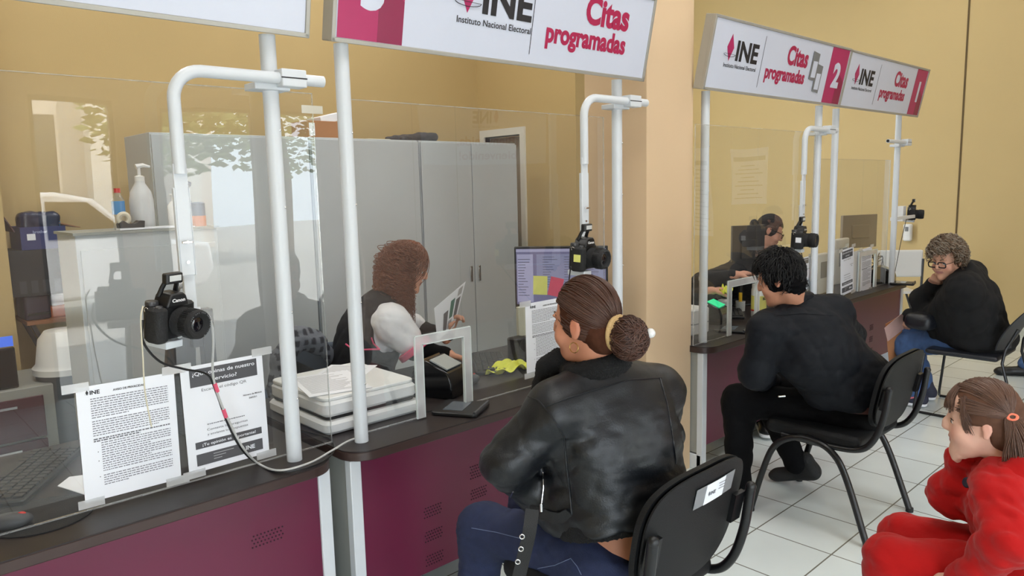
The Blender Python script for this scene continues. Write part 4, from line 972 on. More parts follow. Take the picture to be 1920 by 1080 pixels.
o = sd.build('hanging_jacket', mat('plaid_cloth', (60, 60, 66), .85, attr=True, bump=.3), None, disp=fold(.008, 30, 3), color=plaid); tag(o, 'dark plaid jacket draped over the slate blue office chair', 'jacket')

# scanner with papers in front of the clerk
t = thing('flatbed_scanner', 'white scanner with printed sheets on its lid, between the two nearest posts', 'scanner', (1.54, 2.70, .73))
MB().rbox((1.545, 2.70, .758), (.45, .50, .05), .03).build('base', mat('scanner_white', (216, 217, 218), .4), t, bevel=.002)
MB().rbox((1.545, 2.71, .789), (.41, .46, .012), .02).build('shadow_gap', blackp, t)
MB().rbox((1.545, 2.705, .825), (.43, .47, .06), .03).build('upper_case', mat('scanner_white', (216, 217, 218)), t, bevel=.002)
MB().rbox((1.545, 2.71, .862), (.42, .455, .014), .03).build('lid', mat('lid_white', (226, 227, 226), .35), t, bevel=.002)
MB().bb(1.60, 1.74, 2.467, 2.4695, .80, .803).build('drawer_line', greyp, t)
def sheet(label, c, d, z, w=.216, h=.28, lines=16, name='printed_sheet', group=None):
    A = A2(*d); c = np.array([c[0], c[1], z]); t = thing(name, label, 'paper', c, group); MB().box(c, (w, h, .0014), A).build('page', paperm, t)
    m_ = MB(); rg = random.Random(len(label))
    for k in range(lines): l = w * rg.uniform(.5, .84); m_.box(c + A[0] * (-w * .42 + l / 2) + A[1] * (h * .42 - k * h * .84 / lines) + Z1 * .001, (l, h * .012, .0004), A)
    m_.build('text_lines', mat('print_light_grey', (170, 170, 172)), t, smooth=False); return t
sheet('printed form lying on the left of the scanner lid', (1.47, 2.68), (1, -.25), .8715, .25, .34, 20)
sheet('second printed form on the right of the scanner lid', (1.60, 2.79), (.5, -.6), .8700, .216, .28)
# identity reader (black wedge with a small screen)
def reader(c, d, label, sc=1.0, green=False, name='identity_reader'):
    A = A2(*d); c = np.array([c[0], c[1], .7305]); t = thing(name, label, 'scanner', c)
    s = sc; pr = [(-.10, 0), (.09, 0), (.10, .02), (.075, .115), (.02, .15), (-.085, .105), (-.10, .06)]
    MB().prism([(p[0] * s, p[1] * s) for p in pr], .15 * s, c - A[0] * .075 * s, (-A[1] * -1, Z1, A[0])).build('body', blackg, t, bevel=.006)
    n = nrm(-.4 * A[1] + Z1 * 1.0 * .95); y_ = nrm(np.cross(n, A[0])) 
    p0 = c - A[1] * 0 + Z1 * .13 * s
    a = c + (A[1] * -.085 + Z1 * .107) * s; b = c + (A[1] * .02 + Z1 * .151) * s; yd = nrm(b - a); mid = (a + b) / 2; nn = np.cross(A[0], yd)
    MB().box(mid + nn * .0035, (.115 * s, .085 * s, .006), (A[0], yd, nn)).build('screen_plate', greenl if green else mat('screen_plate_grey', (150, 156, 156), .2), t)
    if not green:
        a = c + (A[1] * .02 + Z1 * .151) * s; b = c + (A[1] * .075 + Z1 * .116) * s; yd = nrm(b - a); nn = np.cross(A[0], yd)
        MB().box((a + b) / 2 + nn * .004, (.12 * s, .05 * s, .008), (A[0], yd, nn)).build('card_slot', mat('card_slot_gold', (112, 92, 60), .3, metal=.5), t)
    return t
reader((1.985, 2.62), (.93, .37), 'black identity reader with a sloped grey screen in the acrylic opening', 1.12)
def sigpad(c, d, label, sc=1.0):
    A = A2(*d); c = np.array([c[0], c[1], .739]); t = thing('signature_pad', label, 'signature pad', c)
    MB().rbox(c, (.19 * sc, .20 * sc, .016), .02, A).build('case', blackp, t, bevel=.002)
    MB().tube([c + A[1] * -.09 * sc + A[0] * -.09 * sc + Z1 * .009, c + A[1] * -.09 * sc + A[0] * .09 * sc + Z1 * .009], .007, 8).build('front_rim', greyp, t)
    MB().box(c + A[1] * .015 + Z1 * .009, (.12 * sc, .085 * sc, .002), A).build('pad_screen', mat('pad_screen_grey', (96, 102, 108), .12), t)
    MB().tube(smoothpath([c + A[1] * .1 * sc - A[0] * .05, c + A[1] * .14 * sc - A[0] * .09 + Z1 * .0, c + A[1] * .2 * sc - A[0] * .06]), .0025, 6).build('cord', blackp, t)
sigpad((1.885, 2.345), (.85, .50), 'black signature pad on the counter edge before the acrylic opening', 1.0)
# yellow cloth, black speaker, monitor with notes
def cloth(c, r, label, seed, z=.735):
    rs = np.random.RandomState(seed); V = []; Fs = []; n = 26
    for i in range(n + 1):
        for j in range(n + 1):
            u, v = i / n * 2 - 1, j / n * 2 - 1
            x = u * r[0] * (1 - .25 * v * v + .1 * math.sin(4 * v + seed)); y = v * r[1] * (1 - .2 * u * u)
            zz = z + .012 + .012 * math.sin(5 * u + 3 * v + seed) + .01 * math.sin(9 * v - 4 * u) + .008 * math.exp(-6 * u * u) * 3
            V.append((c[0] + x + .3 * y, c[1] + y - .1 * x, max(zz, z)))
    for i in range(n):
        for j in range(n): a = i * (n + 1) + j; Fs.append((a, a + 1, a + n + 2, a + n + 1))
    o = MB().add(V, Fs).build('dust_cloth', yellowm, None, smooth=180); s_ = o.modifiers.new('s', 'SOLIDIFY'); s_.thickness = .002; s_.offset = 1; tag(o, label, 'cloth'); return o
q = G(953, 690, .745); cloth(q, (.13, .075), 'crumpled bright yellow cloth on the counter by the keyboard', 2)
simple('desk_speaker', 'small black desk speaker left of the standing privacy notice', 'speaker', (969, 632, 992, 682), 2.72, .08, blackp, z0=.7305, r=.015, parts=lambda t, c, s: MB().lathe([(.03, 0), (.032, .006), (.01, .004)], (c[0], c[1] - s[1] / 2 - .001, c[2] + .03), (X1, Z1, -Y1), 20).build('speaker_cone', blackr, t))
def monitor(cl, cr, z0, z1, label, screen_front=True, mt=None, legz=.731, notes=False):   # cl, cr: left and right edge points (x,y)
    a = np.array([cl[0], cl[1], 0]); b = np.array([cr[0], cr[1], 0]); xd = nrm(b - a); W_ = np.linalg.norm(b - a); z = np.cross(xd, Z1); cen = (a + b) / 2 + Z1 * (z0 + z1) / 2; A = (xd, Z1, z)
    base = (a + b) / 2 - z * .09
    t = thing('computer_monitor', label, 'monitor', (base[0], base[1], legz)); H_ = z1 - z0; sg = 1 if screen_front else -1
    MB().box(cen, (W_, H_, .03), A).build('casing', mt or blackp, t, bevel=.004)
    if screen_front:
        MB().box(cen + z * .0155 + Z1 * .008, (W_ - .02, H_ - .04, .002), A).build('screen', emit_mat('screen_glow', (128, 124, 164), .55), t)
        q = MB(); o = cen + z * .0172; sw, sh = W_ - .02, H_ - .04
        q.use(0); q.box(o + Z1 * (sh * .47 + .008), (sw, sh * .05, .0006), A); q.box(o - xd * sw * .40 + Z1 * .0, (sw * .18, sh * .86, .0004), A)
        q.use(1); q.box(o + xd * sw * .1 + Z1 * sh * .1, (sw * .74, sh * .66, .0004), A)
        q.use(2); rg = random.Random(5)
        for r in range(13):
            for cc in range(3): l = rg.uniform(.06, .17) * sw; q.box(o + z * .0006 + xd * (-.2 * sw + cc * .24 * sw + l / 2) + Z1 * (sh * (.38 - r * .045)), (l, sh * .008, .0004), A)
        for r in range(14): l = rg.uniform(.06, .14) * sw; q.box(o + z * .0006 + xd * (-.48 * sw + l / 2) + Z1 * (sh * (.34 - r * .05)), (l, sh * .01, .0004), A)
        q.build('screen_window', [emit_mat('ui_pale', (170, 168, 200), .7), emit_mat('ui_grey', (150, 152, 186), .6), emit_mat('ui_text', (80, 80, 110), .3)], t, smooth=False)
    else:
        MB().box(cen + z * .02, (W_ * .5, H_ * .4, .02), A).build('rear_bulge', mt or blackp, t, bevel=.006)
    MB().tube([(base[0], base[1], legz), (base[0], base[1], z0 + .12)], .018, 10).build('stand_neck', blackp, t)
    MB().rbox((base[0], base[1], legz + .006), (.22, .17, .012), .03, (xd, np.cross(Z1, xd), Z1)).build('stand_foot', blackp, t)
    return t, cen, xd, z
mt_, mc, mx_, mz = monitor((2.70, 2.86), (3.00, 2.47), 1.0, 1.335, 'computer monitor with sticky notes facing the curly haired clerk')
def note(px, py, w, h, m_, nm, label, tilt=0.0):
    d = RW @ np.array([px - 960, py - 540, F]); p0 = mc + mz * .0195; s_ = (p0 - CO).dot(mz) / d.dot(mz); c = CO + d * s_
    xx = mx_ * math.cos(tilt) + Z1 * math.sin(tilt); yy = np.cross(mz, xx)
    o = MB().box(c, (w, h, .0015), (xx, yy, mz)).build(nm, m_, None); tag(o, label, 'sticky note', 'sticky notes on the monitor')
note(1013, 535, .075, .10, stickyy, 'sticky_note', 'pale yellow sticky note on the monitor, the upper of two', -.03)
note(1008, 563, .07, .07, stickyy, 'sticky_note', 'pale yellow sticky note on the monitor, the lower of two', .03) if False else None
note(1042, 538, .07, .10, stickyp, 'sticky_note', 'pink sticky note on the monitor of the curly haired clerk', -.22)
simple('paper_pad', 'stack of ruled pale paper standing below the left edge of the monitor', 'paper', (973, 585, 1000, 640), 2.80, .02, mat('ruled_pale_paper', (208, 206, 186), .8), z0=.86)

# counter 2
_, c, s = simple('flatbed_scanner', 'small white scanner behind the post by the pillar', 'scanner', (1300, 592, 1331, 640), 2.46, .35, mat('scanner_white', (216, 217, 218)), z0=.7305, r=.02, parts=lambda t, c, s: MB().rbox((c[0], c[1], c[2] - .01), (s[0] * 1.01, s[1] * 1.01, .006), .02).build('shadow_gap', midgrey, t))
q = G(1338, 600, .75); reader((q[0], q[1] + .02), (.9, .2), 'black fingerprint scanner with a glowing green plate', 1.0, True, 'fingerprint_scanner')
q = G(1373, 617, .74); sigpad((q[0], q[1]), (.9, .3), 'black signature pad on the counter before the man in black', .95)
def bl(t, c):
    MB().lathe([(.0505, .05), (.0505, .15)], c, None, 28).build('paper_label', mat('label_yellow', (222, 214, 110), .5), t)
    MB().lathe([(.0508, .045), (.0508, .055)], c, None, 28).build('red_stripe', redp, t)
    MB().text('BLIM', c + np.array([-.04, -.0515, .125]), X1, Z1, .018, bold=.04, width=.06).build('label_lettering', mat('ink_navy', (30, 34, 60), .5), t, smooth=False)
q = G(1422, 594, .731); bottle('cleaner_tub', 'white tub of cleaning powder with a yellow label beside the man’s face', 'tub', (q[0], q[1], .7305), [(.045, 0), (.05, .01), (.05, .19), (.046, .2), (.046, .225), (.0, .226)], whitep, extra=bl)
q = G(1388, 580, .74); t = thing('marker_pen', 'yellow capped marker standing in a clear cup', 'pen', (q[0], q[1], .78)); MB().cyl((q[0], q[1], .775), (q[0], q[1], .86), .012).build('barrel', mat('marker_yellow', (226, 180, 40), .4), t)
o = MB().lathe([(.032, 0), (.034, .07), (.032, .07), (.03, .004), (0, .004)], (q[0], q[1], .7305), None, 20).build('clear_cup', mat('frosted_plastic', (196, 200, 200), .3)); tag(o, 'frosted cup with the yellow marker by the acrylic opening', 'cup')
simple('grey_tray', 'dark grey box with white papers on it, left of the cleaner tub', 'box', (1384, 545, 1411, 578), 2.95, .14, greyp, z0=.7305, parts=lambda t, c, s: MB().bb(c[0] - s[0] * .5, c[0] + s[0] * .45, c[1] - .06, c[1] + .06, c[2] + s[2] / 2, c[2] + s[2] / 2 + .02).build('paper_pile', paperm, t))
simple('white_cup', 'white paper cup just inside the acrylic opening', 'cup', (1356, 548, 1368, 572), 2.75, .06, whitep, z0=.7305, r=.025)
a = P(1372, 450, 2.85); b = P(1432, 450, 2.72)
monitor((a[0], 2.85), (b[0], 2.72), .98, 1.33, 'dark monitor seen from behind, in front of the clerk with glasses', False, mat('monitor_back_dark', (40, 38, 40), .35))
# counter 1
a = P(1577, 450, 2.95)
b = P(1641, 450, 2.80)
monitor((a[0], 2.95), (b[0], 2.80), 1.0, P(1609, 403, 2.87)[2], 'grey brown monitor seen from behind on the farthest counter', False, mat('monitor_back_brown', (120, 106, 92), .5), legz=.731)
simple('document_scanner', 'upright pale document scanner between the paired posts', 'scanner', (1535, 460, 1556, 535), 2.62, .05, mat('warm_white_plastic', (206, 204, 196), .4), z0=.7305, r=.02, parts=lambda t, c, s: MB().bb(c[0] - s[0] * .3, c[0] + s[0] * .3, c[1] - s[1] / 2 - .002, c[1] - s[1] / 2, c[2] - s[2] * .1, c[2] + s[2] * .3).build('paper_slot', midgrey, t))
simple('document_scanner', 'upright pale document scanner left of the survey flyer on the farthest counter', 'scanner', (1568, 456, 1592, 540), 2.75, .05, mat('warm_white_plastic', (206, 204, 196)), z0=.7305, r=.02, parts=lambda t, c, s: MB().bb(c[0] - s[0] * .3, c[0] + s[0] * .3, c[1] - s[1] / 2 - .002, c[1] - s[1] / 2, c[2] - s[2] * .1, c[2] + s[2] * .3).build('paper_slot', midgrey, t))
q = PX(1655, 515, 6.85); reader((q[0], q[1]), (.9, .2), 'dark grey identity reader under tangled cables on the farthest counter', 1.0)
sigpad((q[0] + .0, q[1] - .17), (.9, .2), 'black signature pad at the end of the farthest counter', .95)
m_ = MB(); rg = random.Random(8)
for k in range(4):
    m_.tube(smoothpath([(q[0] + rg.uniform(-.12, .12), q[1] + .08 + rg.uniform(-.05, .05), .74 + rg.uniform(.0, .28)) for _ in range(7)], 6), .004, 6)
tag(m_.build('cable_tangle', blackp), 'tangle of black cables over the reader on the farthest counter', 'cable', kind='stuff')
# white folding chair near the end wall
t = thing('folding_chair', 'white plastic folding chair with a dark frame near the end wall', 'chair', (0, 0, 0))
c0 = P(1686, 494, 2.85); cc = np.array([c0[0], c0[1], 0]); AF = A2(.62, -.78)   # x' across, y' to the back of the chair's seat side
sd = SDF(.01); sd.box(c0, (.23, .016, .145), AF, .016); sd.build('backrest', whitep, t)
MB().rbox(cc + AF[1] * .24 + Z1 * .45, (.42, .40, .03), .06, AF).build('seat', whitep, t)
for s_ in (-1, 1):
    e = AF[0] * s_ * .225
    MB().tube([c0 + e + Z1 * .05 - AF[1] * .018, cc + e + Z1 * .45, cc + e + AF[1] * .42 + Z1 * .01], .013, 8).build('frame_leg', greyp, t)
    MB().tube([cc + e * .9 + AF[1] * .38 + Z1 * .44, cc + e * .9 - AF[1] * .08 + Z1 * .01], .012, 8).build('leg', greyp, t)
t.location = (0, 0, 0)
q = PX(1705, 432, 8.95); t = thing('soap_dispenser', 'small white dispenser on the end wall behind the last post', 'dispenser', (8.9, q[1], q[2] - .15))
MB().rbox((8.905, q[1], q[2] - .02), (.08, .09, .19), .03).build('housing', whitep, t, bevel=.01); MB().rbox((8.862, q[1], q[2] + .02), (.012, .035, .05), .01).build('window', midgrey, t)
MB().tube(smoothpath([P(1701, 405, 2.5), P(1690, 450, 2.5), P(1680, 500, 2.48), G(1676, 520, .735)]), .003, 6).build('camera_cable', blackp); tag(bpy.data.objects['camera_cable'], 'thin cable hanging down from the smallest camera', 'cable')
# cables of the near camera
pts = [P(268, 600, 2.13), P(268, 640, 2.13), P(300, 678, 2.15), P(345, 692, 2.17), P(388, 702, 2.2), P(405, 735, 2.22), P(425, 790, 2.26), P(450, 838, 2.28), G(480, 868, .735), G(520, 884, .735), G(570, 878, .735), G(610, 862, .735), G(627, 842, .735), G(618, 822, .735), G(585, 812, .735), G(560, 806, .735)]
tag(MB().tube(smoothpath(pts), .0034, 8).build('usb_cable', blackp), 'black cable looping from the nearest camera down to the counter', 'cable')
pts = [P(384, 600, 2.12), P(396, 605, 2.13), P(400, 640, 2.15), P(399, 700, 2.2), P(410, 745, 2.22), P(432, 795, 2.26), P(456, 840, 2.28), G(486, 870, .742), G(525, 882, .742), G(580, 868, .742), G(622, 845, .742), G(655, 826, .742), G(690, 816, .738)]
o = MB().tube(smoothpath(pts), .0036, 8).build('usb_cable', mat('cable_grey', (186, 186, 184), .5)); tag(o, 'pale grey cable hanging from the right side of the nearest camera', 'cable')
for i, (px, py) in enumerate(((403, 720), (419, 768))):
    a = P(px, py, 2.206 + i * .03); b = P(px + 5, py + 14, 2.215 + i * .03); MB().cyl(a, b, .006, 8).build('tape_wrap', stickyp, o, world=True)
tag(MB().tube(smoothpath([P(268, 574, 2.11), P(264, 600, 2.1), P(268, 670, 2.12), P(272, 735, 2.14), P(284, 800, 2.15)]), .0022, 6).build('hanging_string', mat('string_cream', (206, 198, 176), .8)), 'cream string hanging from the strap lug of the nearest camera', 'string')
tag(MB().tube(smoothpath([P(1070, 500, 2.14), P(1066, 540, 2.2), P(1065, 600, 2.3)]), .003, 6).build('usb_cable', blackp), 'black cable hanging from the camera above the bun', 'cable')
tag(MB().tube(smoothpath([P(1498, 460, 2.14), P(1504, 480, 2.16), P(1506, 510, 2.2), P(1517, 537, 2.25)]), .003, 6).build('usb_cable', blackp), 'black cable hanging from the camera above the man in black', 'cable')
MB().tube(smoothpath([G(505, 792, .74), G(530, 800, .755), G(556, 806, .74)]), .003, 6)
# ------------------------------------------------------------------ customer chairs
def iso_chair(label, loc, sticker=False):
    t = thing('visitor_chair', label, 'chair', (0, 0, 0), 'padded black visitor chairs')
    sd = SDF(.008); sd.box((0, .02, .455), (.24, .23, .035), None, .03); sd.build('seat', seatf, t)
    # curved back pad
    pad = []; bk = []
    for d_, th, mt_l in ((0, .022, pad), (-.024, .006, bk)): pass
    def shell(y0, th, sc, nm, mt_):
        n, mm = 20, 16; V = []; Fs = []
        for side in (0, 1):
            for i in range(n + 1):
                for j in range(mm + 1):
                    u, v = i / n * 2 - 1, j / mm * 2 - 1
                    wd = .245 * sc * (1 - .10 * (1 - v) * .5); e = 3.2
                    rr = (abs(u) ** e + abs(v) ** e) ** (1 / e); mx = max(abs(u), abs(v), 1e-6); f = mx / max(rr, 1e-6) if rr > 0 else 1
                    x = u * f * wd; z = v * f * .175 * sc
                    edge = max(abs(u), abs(v)); bulge = (1 - edge ** 4)
                    y = y0 + .30 * x * x * 1.0 + (th * (0.35 + .65 * bulge) if side else 0)
                    V.append((x, y - z * .22, .69 + z))
        N1 = (n + 1) * (mm + 1)
        for i in range(n):
            for j in range(mm):
                a = i * (mm + 1) + j; Fs.append((a, a + mm + 1, a + mm + 2, a + 1)); b = a + N1; Fs.append((b, b + 1, b + mm + 2, b + mm + 1))
        for i in range(n):
            for j in (0, mm): a = i * (mm + 1) + j; b = a + mm + 1; Fs.append((a, a + N1, b + N1, b) if j else (a, b, b + N1, a + N1))
        for j in range(mm):
            for i in (0, n): a = i * (mm + 1) + j; b = a + 1; Fs.append((a, b, b + N1, a + N1) if i else (a, a + N1, b + N1, b))
        return MB().add(V, Fs).build(nm, mt_, t, smooth=70)
    shell(-.285, .05, 1.0, 'backrest', seatf); shell(-.30, .016, .985, 'back_shell', mat('chair_shell_black', (15, 16, 18), .5, bump=.4, bs=500, spec=.3))
    fr = mat('chair_frame_black', (18, 18, 20), .32)
    for s_ in (-1, 1):
        x = s_ * .255
        MB().tube(smoothpath([(x * 1.03, .30, 0.008), (x * 1.0, .245, .22), (x * .98, .19, .36), (x * .97, .10, .425), (x * .97, 0, .435), (x * .97, -.09, .40), (x * .99, -.16, .30), (x * 1.03, -.27, .008)], 8), .0155, 12).build('side_legs', fr, t)
        MB().tube(smoothpath([(x * .9, .16, .425), (x * .92, -.06, .422), (x * .92, -.20, .435), (x * .93, -.265, .49), (x * .93, -.305, .60), (x * .93, -.325, .735)], 8), .0145, 12).build('back_tube', fr, t)
        MB().sphere((x * .93, -.3255, .737), .0158, 12, 8).build('tube_cap', blackp, t)
        MB().box((x * .80, -.297, .68), (.05, .014, .09), np.array([X1, nrm((0, 1, .2)), nrm((0, -.2, 1))])).build('back_bracket', fr, t)
        for yy in (.30, -.27): MB().cyl((x * 1.03, yy, 0), (x * 1.03, yy, .02), .018, 12).build('foot_cap', blackr, t)
    MB().tube([(-.24, .08, .425), (.24, .08, .425)], .011, 10).build('cross_bar', fr, t)
    if sticker:
        A = np.array([X1, nrm((0, -.22, 1)), nrm((0, -1, -.22))])
        for nm, px, w_, mt_, off in (('grey_tape', .05, .20, mat('duct_tape_grey', (132, 134, 136), .4), 0.0), ('paper_label', .045, .098, paperm, .0012)):
            z = .095; y = -.300 + .30 * px * px * 1.0 - z * .22 - .0035 - off
            m_ = MB(); n = 6; r_ = []
            for i in range(n + 1):
                xx = px - w_ / 2 + w_ * i / n; yy = -.3035 + .3 * xx * xx - z * .22 - off
                r_.append([np.array([xx, yy + .22 * .03, .69 + z - .03]), np.array([xx, yy - .22 * .03, .69 + z + .03]), np.array([xx, yy - .22 * .03 + .001, .69 + z + .03]), np.array([xx, yy + .22 * .03 + .001, .69 + z - .03])])
            m_.loft(r_); m_.build(nm, mt_, t)
        m_ = MB(); o = np.array([.045, -.3035 + .3 * .002 - .095 * .22 - .0028, .785]); ine_logo(m_, o - X1 * .025 - A[1] * .006, X1, A[1], .011, 0, 0, sub=False)
        for k, (a, w_) in enumerate(((.03, .035), (.03, .028), (.03, .03))): m_.box(o + X1 * a - A[1] * (-.018 + k * .009), (w_, .0012, .0006), (X1, A[1], A[2]))
        m_.build('label_printing', greyink, t, smooth=False)
    t.location = loc; return t
iso_chair('padded black visitor chair with a taped paper label on its back, nearest to us', (1.70, 1.39, 0), True).scale = (1.02, 1.02, 1.02)
iso_chair('padded black visitor chair under the man in the black shirt', (3.56, 1.495, 0))
t = thing('shell_chair', 'black plastic shell chair on a thin black sled frame under the older woman', 'chair', (5.80, 1.52, 0))
fr = mat('chair_frame_black', (18, 18, 20), .32)
sd = SDF(.01); sd.box((5.80, 1.52, .445), (.235, .225, .018), None, .018); sd.build('seat', mat('shell_black_plastic', (34, 36, 42), .38), t)
V = []; Fs = []; n, mm = 16, 14
for side in (0, 1):
    for i in range(n + 1):
        for j in range(mm + 1):
            u = i / n * 2 - 1; v = j / mm; x = u * (.22 - .03 * (1 - v)) * (1 - .12 * max(0, v - .75) / .25 * abs(u)); y = 1.27 + .25 * u * u * .2 - .22 * v ** 1.6 - (.06 * max(0, v - .8) / .2) + side * .008
            V.append((5.80 + x, y, .50 + v * .36 - .012 * abs(u) ** 3 * v))
N1 = (n + 1) * (mm + 1)
for i in range(n):
    for j in range(mm):
        a = i * (mm + 1) + j; Fs.append((a, a + mm + 1, a + mm + 2, a + 1)); b = a + N1; Fs.append((b, b + 1, b + mm + 2, b + mm + 1))
    for j in (0, mm): a = i * (mm + 1) + j; b = a + mm + 1; Fs.append((a, b, b + N1, a + N1))
for j in range(mm):
    for i in (0, n): a = i * (mm + 1) + j; b = a + 1; Fs.append((a, b, b + N1, a + N1))
MB().add(V, Fs).build('backrest', mat('shell_black_plastic', (34, 36, 42)), t, smooth=60)
for s_ in (-1, 1):
    x = 5.80 + s_ * .265
    MB().tube([(x - s_ * .03, 1.74, .43)] + smoothpath([(x, 1.78, .05), (x, 1.775, .012), (x, 1.74, .010), (x, 1.45, .010), (x, 1.22, .010), (x, 1.17, .014), (x, 1.165, .05)], 4) + [(x - s_ * .02, 1.27, .43), (x - s_ * .04, 1.26, .52), (x - s_ * .05, 1.20, .66)], .0095, 8).build('sled_frame', fr, t)
MB().box((5.80 + .12, 1.045 + .03, .72), (.06, .002, .04), np.array([X1, nrm((0, 1, .5)), nrm((0, -.5, 1))])).build('white_sticker', paperm, t)
# ================================================================== PEOPLE
V3 = lambda *a: np.array(a, float)
class Head:
    def __init__(s, c, f, u, sc=0.95):
        s.c = np.asarray(c, float); s.f = nrm(f); s.s = nrm(np.cross(s.f, nrm(u))); s.u = np.cross(s.s, s.f); s.k = sc; s.A = np.array([s.s, s.f, s.u])
    def p(s, a, b, c): return s.c + s.k * (a * s.s + b * s.f + c * s.u)
    def loc(s, X): return ((X - s.c) @ s.A.T) / s.k
def add_head(sd, H, neck, child=False, nk=.052, fat=1.0):
    k = H.k; A = H.A; E = lambda c, r, kk=.015, op='u', AA=None: sd.ell(H.p(*c), np.array(r) * k, A if AA is None else AA, kk, op)
    E((0, -.005, .032), (.076, .097, .10))
    E((0, .037, -.045), (.054 * fat, .062, .071), .022)
    E((0, .057, -.09), (.036 * fat, .038, .028), .02); E((0, .085, -.105), (.017, .016, .015), .02)
    for q in (-1, 1):
        E((q * .040, .062, -.035), (.026 * fat, .026, .030), .02)
        E((q * .032, .103, .006), (.017, .020 * (.85 if child else 1), .013), .012, 's')
        E((q * .032, .0765, .005), (.0145, .0135, .0115), .005)      # eyelids over the eyes
        E((q * .031, .086 - (.010 if child else 0), .027), (.020, .010, .006), .014)          # brow ridge
        B = np.array([nrm(H.s + q * .35 * H.f * -1), nrm(H.f), H.u])
        E((q * .079, -.012, -.006), np.array((.009, .019, .031)) * (.8 if child else 1), .006, 'u'); E((q * .089, -.008, -.002), (.006, .010, .017), .004, 's'); E((q * .078, -.008, -.032), (.007, .010, .010), .006)
    n = .75 if child else 1
    if child:
        E((0, .040, .058), (.062, .056, .050), .02); E((0, .040, -.055), (.054, .046, .040), .02); E((0, .074, -.098), (.018, .016, .015), .02)
    sd.path([H.p(0, .094, .022), H.p(0, .103 + .006 * n, -.004), H.p(0, .103 + .012 * n, -.022)], [.007 * k, .0085 * k, .0105 * k], .014)
    for q in (-1, 1): E((q * .010, .103, -.026), (.008, .009, .007), .006)
    E((0, .091, -.050), (.026, .014, .007), .006); E((0, .089, -.064), (.022, .013, .008), .006); E((0, .106, -.057), (.022, .006, .0022), .004, 's')
    sd.cone(H.p(0, -.018, -.06), neck, nk * k / .95, nk * 1.1 * k / .95, .018)
def skin_col(H, base, lips=(.40, .12, .11), blush=.10):
    base = np.array(lin(base)[:3]); lips = np.array(lips)
    def f(V):
        L = H.loc(V); C_ = np.tile(base, (len(V), 1))
        q = np.exp(-(((np.abs(L[:, 0]) - .045) / .022) ** 2 + ((L[:, 2] + .03) / .022) ** 2)) * (L[:, 1] > .03) * blush
        C_ = C_ * (1 - q[:, None] * np.array([0, .7, .6])); e = np.exp(-(((np.abs(L[:, 0]) - .082) / .012) ** 2 + ((L[:, 1] + .01) / .03) ** 2 + (L[:, 2] / .04) ** 2)) * .25
        C_ = C_ * (1 - e[:, None] * np.array([0, .6, .5]))
        m_ = (np.abs(L[:, 0]) < .025) & (L[:, 1] > .085) & (np.abs(L[:, 2] + .057) < .0125 - np.abs(L[:, 0]) * .25); C_[m_] = lips
        return C_
    return f
def eyes(H, root, gaze=None):
    g = nrm(gaze if gaze is not None else H.f)
    for q in (-1, 1):
        c = H.p(q * .0315, .0785, .003); m_ = MB(); m_.use(0); m_.sphere(c, .0118 * H.k, 16, 12); x, y, z = frame(g)
        m_.use(1); m_.lathe([(.0001, .0113), (.0030, .0112), (.0056, .0101)][::-1] and [(.0056, .0098), (.0056, .0108), (.0028, .0122), (.0, .0123)], c, (x, y, z), 14)
        m_.build('eye', [mat('eye_white', (226, 222, 216), .2), mat('iris_dark', (40, 26, 20), .1)], root)
def brows(H, root, mt, th=.0022):
    m_ = MB()
    for q in (-1, 1):
        for r in range(3): m_.tube([H.p(q * (.014), .097, .026 + r * .002), H.p(q * .030, .094 , .033 + r * .002), H.p(q * .048, .077, .026 + r * .002)], [th * .8, th, th * .4], 6)
    m_.build('eyebrow', mt, root)
def hand(sd, w, d, n, t, curl=(.5, .5, .5, .5), sc=1.0, thumb=.4, tcurl=.4, spread=.06):
    w = np.asarray(w, float); d = nrm(d); n = np.asarray(n, float); n = nrm(n - n.dot(d) * d); t_ = np.cross(d, n); t = t_ * (1 if np.dot(t_, t) > 0 else -1)
    sd.cone(w - d * .03 * sc, w + d * .02 * sc, .024 * sc, .024 * sc, .02)
    sd.box(w + d * .048 * sc, np.array([.040, .046, .0135]) * sc, np.array([t, d, n]), .013 * sc, .015)
    L = [(.028, .072, .0088), (.0095, .080, .0092), (-.0095, .074, .0088), (-.027, .058, .0078)]
    for i, (o, ln, r) in enumerate(L):
        p0 = w + (d * .088 + t * o) * sc; a = curl[i] * .9; dd = nrm(d + t * spread * (1.5 - i)); pts = [w + (d * .05 + t * o) * sc, p0]; tot = a; 
        for fr_ in (.44, .31, .25):
            v = dd * math.cos(tot) + n * math.sin(tot); pts.append(pts[-1] + v * ln * fr_ * sc); tot += curl[i] * 1.1
        sd.path(pts, [r * sc * 1.05, r * sc * 1.05, r * sc, r * sc * .92, r * sc * .82], .006)
    v0 = nrm(d * .55 + t * .8 + n * thumb); p = w + (d * .022 + t * .026) * sc; pts = [p]; vv = v0
    for j, ln in enumerate((.036, .032, .026)):
        pts.append(pts[-1] + vv * ln * sc); vv = nrm(vv + (d * .6 + n * tcurl - t * .35) * .6)
    sd.path(pts, [.015 * sc, .0125 * sc, .0105 * sc, .0085 * sc], .01)
